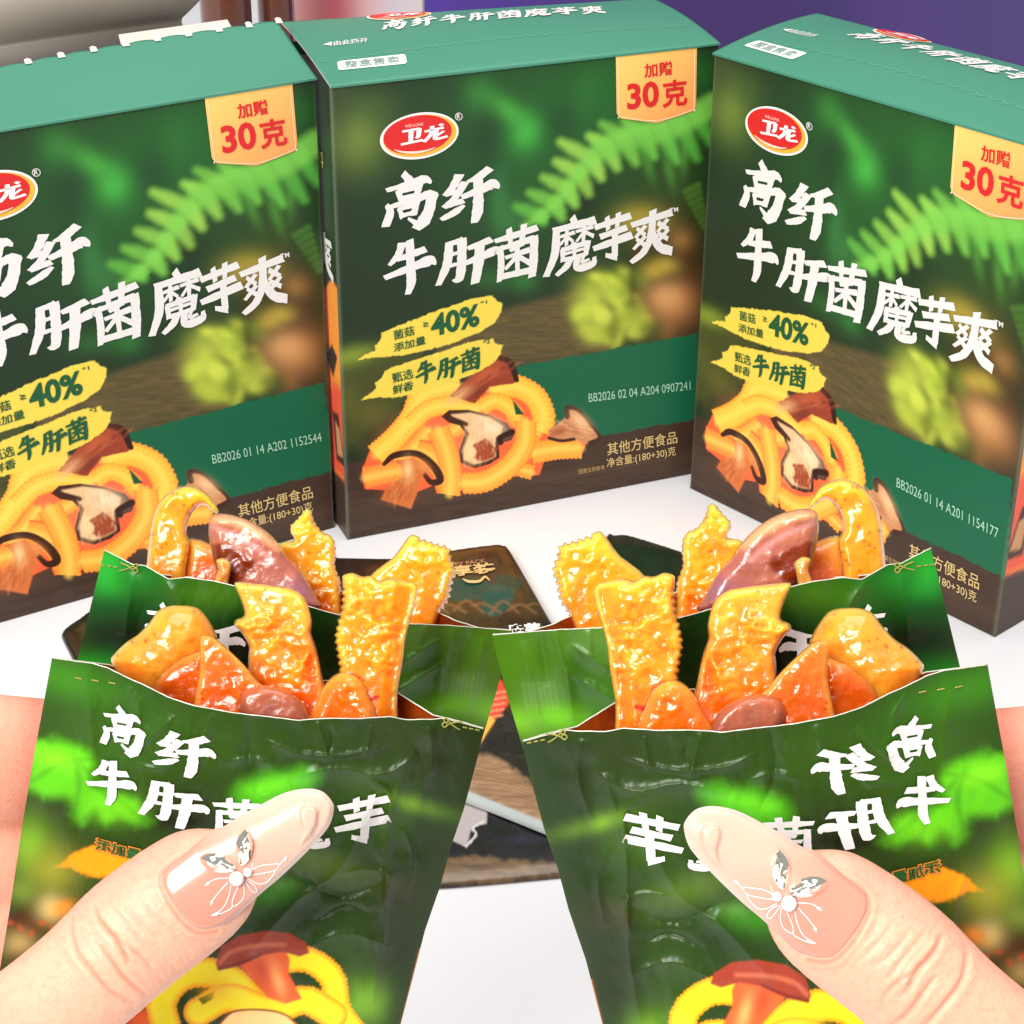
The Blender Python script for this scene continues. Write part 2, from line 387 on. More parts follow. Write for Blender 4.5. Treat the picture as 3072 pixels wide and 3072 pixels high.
    b5(1350, 140, 80, 90, (190, 202, 80), .7); b5(1440, 310, 90, 46, (140, 150, 52), .6); b5(1545, 80, 34, 110, (48, 44, 20), .8); b5(1600, 60, 50, 60, (104, 130, 44), .7); b5(1650, 120, 30, 120, (60, 44, 24), .7)
    b5(1640, 30, 46, 36, (176, 150, 62), .8); b2(1770, 1075, 56, 52, (138, 104, 56), .95); b2(1700, 1190, 60, 40, (180, 160, 66), .8)
    b5(1700, 290, 44, 80, (120, 86, 50), .85); b5(1722, 175, 118, 98, (172, 122, 74), 1); b5(1700, 145, 80, 60, (204, 158, 104), .75); b5(1620, 300, 60, 50, (86, 92, 40), .7)
    # ground and green band
    p.poly(A5([(150, 930), (480, 870), (900, 830), (1850, 700), (1850, 1000), (150, 1330)]), (70, 52, 42), soft=7)
    p.poly(A5([(170, 1080), (900, 990), (1850, 860), (1850, 900), (900, 1040), (170, 1150)]), (86, 66, 52), soft=24, a=.6)
    k = p._box(A5([(150, 900), (1850, 1330)]), 0); sel = k[(p.y[k] > 1320)]
    n_ = fbm(p.x[sel] / 60, (p.y[sel] + .17 * p.x[sel]) / 7, 7); p.c[sel] *= (.72 + .6 * n_)[:, None]
    p.poly(A5([(930, 478), (1080, 452), (1250, 424), (1440, 386), (1640, 352), (1850, 314), (1850, 712), (1660, 742), (1400, 790), (1150, 830), (980, 800)]), (22, 98, 68), soft=2, jag=7, js=16)
    for a, b in (((1300, 408), (1370, 402)), ((1120, 432), (1200, 424)), ((1020, 462), (1090, 446))): p.line(A5([a, b]), 2.5, (74, 74, 40), sm=0, a=.8)
    # the illustrated dish
    Y_, O_, R_ = (255, 194, 76), (250, 156, 58), (246, 104, 60)
    p.poly(A5([(285, 960), (330, 840), (520, 640), (560, 560), (740, 545), (900, 560), (1000, 530), (1100, 560), (1180, 680), (1170, 780), (1330, 810), (1310, 870), (1130, 910), (1110, 970), (960, 980), (830, 1040), (740, 1045), (640, 1010), (540, 1050), (300, 1035)]), R_, soft=2)
    p.poly(A5([(610, 600), (690, 545), (760, 540), (700, 610), (640, 630)]), (50, 46, 30), soft=3)
    b5(560, 840, 140, 100, (252, 150, 86), .9); b5(690, 820, 100, 100, (250, 126, 84), .8)
    def nood(pts, w_, c=Y_, e=O_, tk=13):
        p.line(A5(pts), w_ * .36, c, soft=1.4, edge=e, ew=.16, tick=tk, tcol=(236, 152, 58), ruff=1.8, rp=tk, flat=True)
        p.line(A5(pts), w_ * .11, (255, 212, 104), soft=w_ * .1, a=.55)
    O_ = (240, 136, 46)
    nood([(620, 800), (720, 760), (800, 700)], 70, (252, 170, 74), (244, 120, 58))
    nood([(1080, 960), (1010, 930), (1060, 840), (1090, 770)], 60, (250, 158, 60))
    nood([(430, 905), (520, 850), (600, 760)], 70, (250, 168, 70), (244, 118, 56))
    nood([(300, 985), (390, 965), (470, 950)], 96, (246, 150, 66), R_)
    nood([(350, 880), (450, 790), (520, 700), (560, 610), (650, 570), (740, 560)], 96)
    nood([(880, 575), (1000, 560), (1090, 610), (1130, 700), (1110, 770)], 96, (252, 190, 70))
    nood([(1075, 870), (1190, 850), (1305, 845)], 86, (250, 166, 64))
    nood([(980, 690), (1040, 760), (1030, 840)], 60, (246, 160, 60))
    nood([(840, 660), (900, 628), (960, 650), (1010, 700)], 70, (250, 184, 66))
    nood([(515, 735), (590, 670), (700, 645), (830, 668)], 76, (252, 192, 74))
    p.poly(A5([(985, 618), (1040, 690), (1000, 692)]), (30, 84, 52), soft=2)
    nood([(540, 860), (600, 880), (660, 950), (690, 1040)], 104, (250, 160, 62), R_, 0)
    nood([(640, 760), (680, 860), (702, 980), (692, 1062)], 92, (252, 170, 66), (248, 136, 66), 16)
    nood([(1048, 720), (1040, 830), (970, 930), (860, 1000), (752, 1010)], 88, (252, 172, 66), (246, 142, 50), 14)
    # mushrooms of the illustration
    m1 = A5([(655, 700), (690, 670), (780, 668), (870, 690), (960, 730), (995, 780), (980, 810), (922, 825), (925, 890), (880, 920), (810, 940), (745, 915), (738, 860), (765, 775), (740, 742), (690, 728)])
    p.poly(m1, (66, 34, 22), soft=1.5); p.poly(A5([(700, 690), (790, 682), (880, 704), (940, 745), (930, 790), (905, 820), (908, 885), (870, 905), (810, 922), (760, 900), (755, 860), (785, 780), (755, 735), (715, 715)]), (226, 186, 140), soft=4)
    b5(880, 745, 70, 40, (244, 216, 180), .9, .3); b5(790, 850, 26, 60, (250, 214, 160), .8); p.poly(A5([(800, 830), (860, 800), (915, 850), (900, 890), (850, 910), (800, 895), (820, 860)]), (160, 74, 40), soft=4, jag=5, js=16)
    p.line(A5([(680, 700), (770, 735)]), 7, (70, 36, 24), soft=3, sm=0); p.line(A5([(985, 770), (925, 800), (930, 820)]), 9, (56, 28, 20), soft=3)
    p.line(A5([(390, 920), (440, 880), (540, 872), (615, 925), (650, 990), (610, 1005), (575, 965)]), [6, 10, 10, 12, 12, 9, 7], (62, 34, 22), soft=2)
    p.poly(A5([(440, 905), (530, 890), (600, 940), (570, 970), (545, 1050), (515, 1128), (375, 1085), (400, 1030), (480, 975), (470, 930)]), (204, 116, 62), soft=3)
    b5(500, 950, 24, 50, (246, 200, 140), .9); b5(450, 1060, 60, 40, (176, 90, 48), .7); b5(570, 930, 40, 22, (226, 150, 90), .8, .6)
    m3 = A5([(695, 605), (790, 510), (900, 432), (960, 430), (1008, 520), (992, 548), (880, 562), (810, 640)])
    p.poly(m3, (150, 66, 42), soft=2, jag=2); p.line(A5([(920, 428), (975, 450), (1004, 530)]), [7, 10, 8], (52, 26, 20), soft=2); b5(740, 600, 60, 24, (228, 176, 124), .9, -.6); b5(860, 500, 80, 26, (186, 96, 60), .8, -.6); b5(830, 590, 60, 18, (110, 46, 30), .7, -.6)
    m4 = A5([(1150, 765), (1225, 710), (1235, 652), (1290, 670), (1350, 740), (1390, 790), (1340, 832), (1250, 800), (1170, 812)])
    p.poly(m4, (196, 138, 96), soft=2); p.line(A5([(1240, 700), (1240, 660), (1290, 672), (1350, 740), (1388, 795), (1345, 825)]), [8, 8, 5, 5, 5, 8], (66, 38, 30), soft=2); b5(1300, 720, 50, 26, (236, 196, 150), .8, .7); b5(1200, 770, 50, 20, (160, 80, 50), .8, -.3); p.line(A5([(1155, 800), (1210, 812), (1270, 805)]), 5, (60, 34, 26), soft=2)
    rq = random.Random(9)
    for k in range(70):
        a_, c_ = rq.uniform(760, 910), rq.uniform(690, 900); p.line(A5([(a_, c_), (a_ + rq.uniform(-14, 14), c_ + rq.uniform(18, 44))]), rq.uniform(1, 2.4), (196, 140, 96) if rq.random() < .6 else (250, 226, 190), soft=3, a=.24, sm=0)
    for k in range(40):
        f_ = rq.random(); a_, c_ = 730 + 240 * f_ + rq.uniform(-30, 30), 600 - 130 * f_ + rq.uniform(-16, 26); p.line(A5([(a_, c_), (a_ + 34, c_ - 22)]), rq.uniform(1, 2.6), (208, 120, 80) if rq.random() < .5 else (92, 36, 24), soft=3, a=.22, sm=0)
    for k in range(44):
        f_ = rq.random(); a_, c_ = 420 + 110 * rq.random(), 960 + 130 * f_; p.line(A5([(a_ + 20 - 40 * f_, c_), (a_ + 8 - 40 * f_, c_ + 30)]), rq.uniform(1, 2.4), (240, 170, 104) if rq.random() < .5 else (150, 72, 40), soft=3, a=.22, sm=0)
    for k in range(30):
        f_ = rq.random(); a_, c_ = 1180 + 170 * f_, 740 + 40 * f_ + rq.uniform(-26, 30); p.line(A5([(a_, c_), (a_ + 30, c_ + 8)]), rq.uniform(1, 2.4), (244, 206, 160) if rq.random() < .5 else (128, 70, 48), soft=3, a=.24, sm=0)
    # painted yellow claim strokes
    c = (222, 200, 84)
    p.poly(A5([(262, 440), (300, 415), (350, 392), (345, 372), (372, 350), (376, 312), (420, 292), (600, 222), (790, 156), (890, 140), (905, 158), (940, 178), (932, 215), (905, 262), (830, 312), (700, 362), (600, 392), (450, 420), (350, 425)]), c, soft=1.5, jag=4, js=9)
    p.poly(A5([(275, 625), (330, 590), (352, 570), (350, 545), (380, 520), (392, 490), (430, 470), (620, 410), (800, 350), (895, 340), (905, 360), (940, 370), (930, 405), (912, 440), (830, 492), (700, 545), (560, 590), (450, 612), (350, 612)]), c, soft=1.5, jag=4, js=9)
    return p.c

NX, NV = 420, 500
uu, vv = np.meshgrid(np.linspace(0, 1, NX), np.linspace(0, H, NV)); uu = uu.ravel(); vv = vv.ravel()
_px = uvM(uu, vv)
FRONT = front_art(_px[:, 0], _px[:, 1]) ** 1.1 * 1.16
_t = sst(.012, .0, np.minimum(np.minimum(uu, 1 - uu), 99))  # card wears pale along its folds
FRONT = FRONT * (1 - .35 * _t[:, None]) + lin((120, 130, 110)) * .35 * _t[:, None]

def side_art(y, v, right):
    """the narrow sides repeat the dish picture, cut off by the fold"""
    p = Paint(y * 1000, v * 1000, (34, 52, 34))
    p.blob(60, 900, 60, 160, (48, 80, 42), .8); p.poly([(-20, 0), (400, 0), (400, 270), (-20, 210)], (70, 54, 44), soft=10)
    e = lambda a: [(x if not right else x, q) for x, q in a]
    p.poly(e([(-20, 170), (120, 150), (300, 200), (330, 420), (260, 560), (120, 640), (40, 700), (-20, 690)]), (250, 158, 56), soft=4)
    p.poly(e([(-20, 170), (100, 160), (150, 330), (60, 420), (-20, 430)]), (240, 92, 60), soft=20)
    p.poly(e([(60, 430), (120, 470), (60, 520), (20, 500)]), (52, 44, 30), soft=4); p.poly(e([(-10, 210), (60, 200), (80, 330), (30, 340)]), (70, 40, 30), soft=4); p.poly(e([(5, 230), (50, 220), (60, 310), (25, 300)]), (206, 150, 100), soft=5)
    return p.c

def carton_body(parent):
    r = .006
    e = np.minimum(uu, 1 - uu); yo = np.where(e < r, r - np.sqrt(np.maximum(r * r - (r - e) ** 2, 0)), 0)
    V = [np.c_[(uu - .5) * S, yo * S, vv * S]]; Fs = [gridfaces(NX, NV)]; C = [FRONT]; n = len(uu)
    ny, nv = 60, 160
    for right in (0, 1):
        a, b = np.meshgrid(np.linspace(r, D, ny), np.linspace(0, H, nv)); a = a.ravel(); b = b.ravel()
        V.append(np.c_[np.full(len(a), (.5 if right else -.5) * S), a * S, b * S]); f = gridfaces(ny, nv, n); Fs.append(f if right else f[:, ::-1]); C.append(side_art(a - r, b, right)); n += len(a)
    for pts, c, fl in (([(-.5, D, 0), (.5, D, 0), (.5, D, H), (-.5, D, H)], (34, 60, 40), 1), ([(-.5, 0, .0), (.5, 0, .0), (.5, D, .0), (-.5, D, .0)], (70, 60, 50), 1), ([(-.497, .004, H - .035), (.497, .004, H - .035), (.497, D - .004, H - .035), (-.497, D - .004, H - .035)], (96, 92, 84), 0)):
        V.append(np.array(pts) * S); q = np.array([[n, n + 1, n + 2, n + 3]]); Fs.append(q[:, ::-1] if fl else q); C.append(np.tile(lin(c), (4, 1))); n += 4
    return mesh('body', np.vstack(V), np.vstack(Fs), M_print, parent, np.vstack(C))

def front_place(ink, V, Fs, off, col=None, lay=None):
    """V are full-size picture points on the middle carton's front"""
    u, v = Muv(V[:, 0], V[:, 1]); o = off + (0 if lay is None else lay * .000012)
    ink.add(np.c_[(u - .5) * S, np.broadcast_to(-o, u.shape), v * S], Fs, col)
def ftext(ink, txt, bl, br, tl, conv, col=None, bold=0, off=.0003):
    V, Fs = glyphs(txt, bold); front_place(ink, affine(V, *conv([bl, br, tl])), Fs, off, col)
def fbrush(ink, ch, bl, br, tl, conv, off=.0003, col=None):
    V, Fs, lay = brush(ch); V = V.copy(); V[:, 1] = 1 - V[:, 1]
    front_place(ink, affine(V, *conv([bl, br, tl])), Fs, off, col, lay)
def ellipse_pts(cx, cy, rx, ry, rot, n=56):
    a = np.linspace(0, 2 * math.pi, n, endpoint=False); c, s_ = math.cos(rot), math.sin(rot)
    return np.c_[cx + rx * np.cos(a) * c - ry * np.sin(a) * s_, cy + rx * np.cos(a) * s_ + ry * np.sin(a) * c]
def fan(n): return [tuple(range(n))]

LOGO_STROKES = [  # the two white letters of the badge, 0..100 box
 [(6,20,5),(46,16,5)],[(44,16,6),(42,50,5),(36,58,4)],[(26,18,6),(24,72,5)],[(2,78,5),(52,70,5)],
 [(56,34,5),(100,26,5)],[(74,12,5),(70,50,5),(54,80,5)],[(84,30,5),(80,66,6),(84,74,5),(108,68,5)],[(100,42,4),(84,60,3)],[(90,8,4),(98,16,5)]]
def logo_shapes(place):
    """place(V, faces, level, colour) with V in a -1..1 ellipse box"""
    place(ellipse_pts(0, 0, 1, 1, 0), fan(56), 0, (246, 240, 236))
    place(ellipse_pts(.01, .0, .93, .9, 0), fan(56), 1, (250, 178, 60))
    place(ellipse_pts(-.05, -.07, .87, .83, 0), fan(56), 2, (214, 34, 34))
    V = []; Fs = []
    for st in LOGO_STROKES:
        q = cat(st, 4); t = np.gradient(q[:, :2], axis=0); t /= np.hypot(*t.T)[:, None] + 1e-9; nn = np.c_[-t[:, 1], t[:, 0]] * q[:, 2:3]
        o = len(V)
        for a, b in zip(q[:, :2] + nn, q[:, :2] - nn): V += [a, b]
        Fs += [(o + 2 * i, o + 2 * i + 2, o + 2 * i + 3, o + 2 * i + 1) for i in range(len(q) - 1)]
    V = np.array(V); V = np.c_[V[:, 0] / 100 * 1.12 - .5, V[:, 1] / 100 * .95 - .48]
    place(V, Fs, 3, (250, 246, 244))
    a = np.linspace(2.5, .9, 26); w_ = .02 + .09 * np.sin(np.linspace(0, math.pi, 26)) ** 1
    A = np.c_[.74 * np.cos(a) - .06, .74 * np.sin(a)]; B = np.c_[(.74 - w_) * np.cos(a) - .06, (.74 - w_) * np.sin(a)]
    V = np.empty((52, 2)); V[::2] = A; V[1::2] = B
    place(V, [(2 * i, 2 * i + 2, 2 * i + 3, 2 * i + 1) for i in range(25)], 3.4, (248, 214, 190))
    V, Fs = glyphs('WEI-LONG', .01); place(np.c_[V[:, 0] * .46 - .36, -.44 - V[:, 1] * .13], Fs, 3.2, (250, 200, 190))

def front_prints(parent, code):
    # brand badge
    ink = Ink(); c0, = A2([(605, 610)]); ex = np.array([118, -16]) ; ey = np.array([2, 69.])
    def pl(V, Fs, lev, col): front_place(ink, np.array(c0) + V[:, :1] * ex + V[:, 1:2] * ey, Fs, .0003 + .00012 * lev, col)
    logo_shapes(pl); ink.build('logo_badge', M_inkc, parent)
    # titles
    ink = Ink()
    for ch, b in {'高': (442, 1036, 694, 1002, 428, 800), '纤': (705, 1008, 956, 975, 700, 790), '牛': (456, 1322, 676, 1290, 448, 1100), '肝': (686, 1284, 944, 1246, 690, 1085), '菌': (948, 1256, 1138, 1228, 944, 1040), '魔': (1176, 1232, 1384, 1196, 1186, 1002), '芋': (1386, 1178, 1546, 1148, 1388, 988), '爽': (1540, 1170, 1728, 1136, 1548, 968)}.items():
        if ch == '牛': ink.build('title_lettering', M_white, parent); ink = Ink()
        fbrush(ink, ch, b[0:2], b[2:4], b[4:6], A2)
    ink.build('title_lettering', M_white, parent); ink = Ink()
    ftext(ink, 'TM', (1723, 952), (1759, 947), (1722, 932), A2, bold=.02)
    ink.build('trademark_sign', M_white, parent); ink = Ink()
    ftext(ink, 'R', (772, 534), (788, 532), (772, 514), A2, bold=.02)
    V = ellipse_pts(*A2([(781, 524)])[0], 11.5, 11.5, 0, 28); W_ = ellipse_pts(*A2([(781, 524)])[0], 9.4, 9.4, 0, 28)
    front_place(ink, np.vstack([V, W_]), [(i, (i + 1) % 28, 28 + (i + 1) % 28, 28 + i) for i in range(28)], .0003)
    ink.build('registered_sign', M_white, parent)
    # gold bonus tab
    t = np.array(A2([(1480, 247), (1842, 214), (1838, 480), (1826, 500), (1664, 553), (1500, 532), (1484, 510)]))
    V, Fs = cdt(resample(t, 8), 8); u, v = Muv(V[:, 0], V[:, 1])
    g = ((V[:, 0] - t[:, 0].min()) / np.ptp(t[:, 0]) * .45 + (V[:, 1] - t[:, 1].min()) / np.ptp(t[:, 1]) * .55)[:, None]
    C = lin((252, 212, 110)) * (1 - g) + lin((240, 146, 80)) * g
    tab = mesh('bonus_tab', np.c_[(u - .5) * S, np.full(len(u), -.0004), v * S], Fs, M_gold, parent, C, smooth=False, flip=True)
    ink = Ink()
    ftext(ink, '加赠', (1606, 352), (1730, 338), (1604, 288), A2, (214, 30, 36), .02, .0007)
    ftext(ink, '30', (1530, 494), (1672, 478), (1528, 378), A2, (214, 30, 36), .03, .0007)
    ftext(ink, '克', (1686, 486), (1798, 472), (1684, 366), A2, (214, 30, 36), .025, .0007)
    q = cat(np.array(A2([(1490, 262), (1494, 508), (1504, 524), (1664, 541), (1820, 494), (1828, 478), (1831, 232)])), 6); t_ = np.gradient(q, axis=0); t_ /= np.hypot(*t_.T)[:, None]; nn = np.c_[-t_[:, 1], t_[:, 0]] * 1.1
    V = np.empty((2 * len(q), 2)); V[::2] = q + nn; V[1::2] = q - nn
    front_place(ink, V, [(2 * i, 2 * i + 2, 2 * i + 3, 2 * i + 1) for i in range(len(q) - 1)], .0006, (255, 226, 190))
    ink.build('lettering', M_inkc, tab)
    # claims
    ink = Ink(); g = (16, 84, 48)
    ftext(ink, '菌菇', (436, 345), (532, 320), (430, 302), A5, g, .012); ftext(ink, '添加量', (434, 402), (582, 363), (432, 362), A5, g, .012)
    ftext(ink, '≥', (572, 285), (596, 279), (568, 262), A5, g, .012); ftext(ink, '40%', (608, 332), (832, 278), (604, 228), A5, g, .035)
    ftext(ink, '*1', (836, 182), (866, 175), (835, 165), A5, g, .01); ftext(ink, '甄选', (430, 545), (526, 520), (424, 500), A5, g, .012); ftext(ink, '鲜香', (430, 598), (526, 573), (428, 556), A5, g, .012)
    for ch, b in {'牛': (538, 552, 628, 528, 534, 456), '肝': (636, 532, 738, 504, 636, 440), '菌': (748, 494, 836, 472, 744, 400)}.items(): fbrush(ink, ch, b[0:2], b[2:4], b[4:6], A5, col=g)
    ftext(ink, '*2', (848, 366), (880, 358), (847, 348), A5, g, .01)
    ink.build('claim_lettering', M_inkc, parent)
    ink = Ink(); c = (160, 205, 180)
    if code: ftext(ink, code, (1338, 632), (1810, 574), (1336, 592), A5, c, .0)
    ink.build('date_code', M_inkc, parent)
    ink = Ink(); c = (214, 186, 122)
    ftext(ink, '其他方便食品', (1424, 880), (1748, 822), (1422, 822), A5, c, .004); ftext(ink, '净含量:(180+30)克', (1422, 942), (1742, 884), (1420, 893), A5, c, .004)
    ftext(ink, '图案仅供参考', (1292, 966), (1412, 945), (1290, 943), A5, (190, 150, 90), .0)
    ink.build('net_weight_lettering', M_inkc, parent)

def lid_fn(raise_l, raise_r, bump):
    def f(u, w_):
        z = H + (raise_l * (1 - u) + raise_r * u) * np.maximum(w_, 0) ** 1.2 + bump * np.maximum(np.sin(math.pi * np.clip(w_, 0, 1)), 0) ** .8 * (.4 + .6 * np.sin(math.pi * np.clip(u, 0, 1)))
        return np.stack([(u - .5) * S, w_ * D * S - .0009, z * S], -1)
    return f
LIDM = lid_fn(.052, .018, .03)
def lid_inv(x, y):
    """point of the middle carton's lid under a zoom-2 picture point -> (u, w)"""
    (X, Y), = A2([(x, y)]); a = np.array([.5, .5])
    for _ in range(30):
        def pr(q):
            l = LIDM(q[0], q[1]); return to_px(_m0 + l[0] * _mr + l[1] * _mb + np.array([0, 0, l[2]])) * 3072 / 1932
        b = pr(a); J = np.stack([(pr(a + d) - b) / 1e-4 for d in np.eye(2) * 1e-4], 1)
        a = a + np.linalg.solve(J, np.array([X, Y]) - b)
    return a
def lid_prints(parent, f):
    def put(ink, V, Fs, off, col=None, lay=None):   # V in (u, w)
        p = f(V[:, 0], V[:, 1]); o = off + (0 if lay is None else lay * .000012); p[:, 2] += o
        ink.add(p, Fs, col)
    def box(bl, br, tl): return [lid_inv(*q) for q in (bl, br, tl)]
    ink = Ink(); b = box((434, 146), (1446, 66), (428, 104))
    chars = '高纤牛肝菌魔芋爽'
    for i, ch in enumerate(chars):
        V, Fs, lay = brush(ch); V = V.copy(); V[:, 1] = 1 - V[:, 1]; V[:, 0] = (i + .06 + V[:, 0] * .86) / 8
        put(ink, affine(V, *b), Fs, .0003, None, lay)
    b = box((226, 212), (378, 196), (224, 192)); V, Fs = glyphs('由此撕开', .01); put(ink, affine(V, *b), Fs, .0003)
    a, c, d = box((176, 208), (218, 212), (216, 194)); put(ink, np.array([a, c, d]), [(0, 1, 2)], .0003)
    ink.build('lid_lettering', M_white, parent); ink = Ink()
    # torn perforation: a row of small pale half moons
    w0 = lid_inv(1000, 170)[1]
    for i in range(26):
        u0 = .03 + i * .037; a = np.linspace(0, math.pi, 7); q = np.c_[u0 + .014 * np.cos(a), w0 - .03 * np.sin(a)]; q2 = np.c_[u0 + .0125 * np.cos(a), w0 - .026 * np.sin(a)]
        V = np.empty((14, 2)); V[::2] = q; V[1::2] = q2
        put(ink, V, [(2 * k, 2 * k + 2, 2 * k + 3, 2 * k + 1) for k in range(6)], .0003, (112, 168, 146))
    ink.build('tear_line', M_inkc, parent)
    ink = Ink(); b = np.array(box((370, 105), (662, 85), (372, 64))); cc = (b[1] + b[2]) / 2; ex = (b[1] - b[0]) / 2; ey = (b[0] - b[2]) / 2
    def pl(V, Fs, lev, col): put(ink, cc + V[:, :1] * ex + V[:, 1:2] * ey, Fs, .0003 + .0001 * lev, col)
    logo_shapes(pl); ink.build('logo_badge', M_inkc, parent)
    a, c, d = np.array(box((246, 322), (552, 292), (240, 282)))
    n = 8; V = []
    for cx, cy, a0 in ((.95, .8, 0), (.05, .8, 1), (.05, .2, 2), (.95, .2, 3)):
        for k in range(n + 1):
            t = (a0 + k / n) * math.pi / 2; V.append((cx + .05 * math.cos(t), cy + .2 * math.sin(t)))
    ink = Ink(); put(ink, affine(np.array(V), a, c, d), fan(len(V)), .0003, (238, 240, 238)); V, Fs = glyphs('整盒售卖', .004)
    put(ink, affine(np.c_[.1 + V[:, 0] * .8, .14 + V[:, 1] * .72], a, c, d), Fs, .0005, (120, 150, 130)); ink.build('sale_label', M_inkc, parent)

def lid_sheet(name, parent, f, w1=1.0, jag=0, nx=140, nw=40, back_drop=True):
    """a sheet of card: green outside, white core on its cut edges, grey inside"""
    u, q = np.meshgrid(np.linspace(0, 1, nx), np.linspace(0, 1, nw)); u = u.ravel(); q = q.ravel()
    ww = q * w1
    if jag: ww = ww + jag * q ** 8 * (np.abs(np.sin(u * math.pi * 13)) ** .6 - .5)
    top = f(u, ww); bot = top - np.array([0, 0, .0008]); n = nx * nw
    g = gridfaces(nx, nw)
    rim = []
    for i in range(nx - 1): rim += [(i, n + i, n + i + 1, i + 1), (n - nx + i + 1, 2 * n - nx + i + 1, 2 * n - nx + i, n - nx + i)]
    for j in range(nw - 1): rim += [(j * nx + nx, n + j * nx + nx, n + j * nx, j * nx), (j * nx + nx - 1, n + j * nx + nx - 1, n + j * nx + 2 * nx - 1, j * nx + 2 * nx - 1)]
    Fs = np.vstack([g, g[:, ::-1] + n, np.array(rim)])
    o = mesh(name, np.vstack([top, bot]), Fs, M_card, parent)
    o.data.materials.append(M_cardw); o.data.materials.append(M_grey)
    mi = np.zeros(len(Fs), np.int32); mi[len(g):2 * len(g)] = 2; mi[2 * len(g):] = 1
    sm = np.ones(len(Fs), bool); sm[2 * len(g):] = False
    for i in range(nx - 1): mi[2 * len(g) + 2 * i] = 0 if w1 == 1 else 0
    o.data.polygons.foreach_set('material_index', mi); o.data.polygons.foreach_set('use_smooth', sm)
    return o

codes = {'L': 'BB2026 01 14 A202 1152544', 'M': 'BB2026 02 04 A204 0907241', 'R': 'BB2026 01 14 A201 1154177'}
labels = {'L': 'green snack carton at the left with its lid torn open', 'M': 'middle green snack carton with closed lid, coded A204', 'R': 'green snack carton turned inward at the right, closed, coded A201'}
cartons = {}
body0 = None
for k in 'MLR':
    bx, by, yaw = BOX[k]
    root = empty('snack_carton', (bx * S, by * S, .0005), yaw); cartons[k] = root
    tag(root, labels[k], 'carton', 'green display cartons standing on the table')
    if body0 is None: body0 = carton_body(root)
    else:
        b = body0.copy(); COL.objects.link(b); b.parent = root
    front_prints(root, codes[k])
    if k == 'M':     # title end and a yellow word cut by the fold of the narrow side
        ink = Ink()
        def sput(V, y0, y1, z0, z1, col, Fs, lay=0): ink.add(np.c_[np.full(len(V), -.5 * S - .0003) - lay * .00001, (y1 + (y0 - y1) * V[:, 0]) * S, (z0 + (z1 - z0) * V[:, 1]) * S], [f[::-1] for f in Fs], col)
        V, Fs, lay = brush('爽'); V = V.copy(); V[:, 1] = 1 - V[:, 1]; sput(V, .03, .16, .70, .80, (240, 238, 234), Fs, lay)
        V, Fs = glyphs('材料', .02); sput(V, .07, .17, .97, 1.01, (190, 190, 70), Fs)
        ink.build('side_lettering', M_inkc, root)
    if k == 'L':
        f = lid_fn(.10, .17, .02)
        lid_sheet('torn_lid_strip', root, f, .52, .02)
        # white torn nubs left along the perforation
        V = []; Fs = []
        for i in range(14):
            u0 = (i + .02) / 13; o = len(V)
            for du, dw, dz in ((-.009, -.028, 0), (.008, -.03, 0), (.008, .004, .0003), (.001, .012, .0005), (-.007, .008, .0003)):
                p = f(np.array([u0 + du]), np.array([.52 + dw]))[0]; p[2] += .0005 + dz; V.append(p)
            Fs.append(tuple(range(o, o + 5)))
        mesh('torn_edge', V, Fs, M_cardw, root, smooth=False)
        # the lid stands up at the back, its silvery underside to the front
        n = 40; t = np.linspace(0, 1, n); V = []
        for i in range(n):
            xx = t[i] * .42; yy = D + .06 - .5 * xx + 3.6 * min(xx, .16) ** 2 + .65 * max(xx - .16, 0); zz = H + .035 + xx
            if i == 0: yy, zz = D - .004, H - .02
            xr = .36 + min(.5 * max(t[i] - .05, 0), .12)
            V += [(-.499 * S, yy * S, zz * S), (xr * S, yy * S, zz * S)]
        V = np.array(V); V2 = V + np.array([0, .0012, -.0004]); N2 = len(V)
        fr = [(2 * i, 2 * i + 1, 2 * i + 3, 2 * i + 2) for i in range(n - 1)]
        Fs = fr + [tuple(N2 + j for j in q[::-1]) for q in fr] + [(2 * i + 1, N2 + 2 * i + 1, N2 + 2 * i + 3, 2 * i + 3) for i in range(n - 1)] + [(0, N2, N2 + 1, 1), (N2 - 2, N2 - 1, 2 * N2 - 1, 2 * N2 - 2)]
        mesh('raised_lid', np.vstack([V, V2]), Fs, M_silver, root)
        q = np.array([(.13, .24, H + .045), (.42, .24, H + .04), (.45, .372, H + .056), (.17, .372, H + .058)]) * S
        q2 = q - np.array([0, 0, .0008])
        mesh('dust_flap', np.vstack([q, q2]), [(0, 1, 2, 3), (7, 6, 5, 4), (0, 4, 5, 1), (1, 5, 6, 2), (2, 6, 7, 3), (3, 7, 4, 0)], M_cardw, root, smooth=False)
    else:
        f = LIDM if k == 'M' else lid_fn(.03, .03, .035)
        lid_sheet('lid', root, f); lid_prints(root, f)

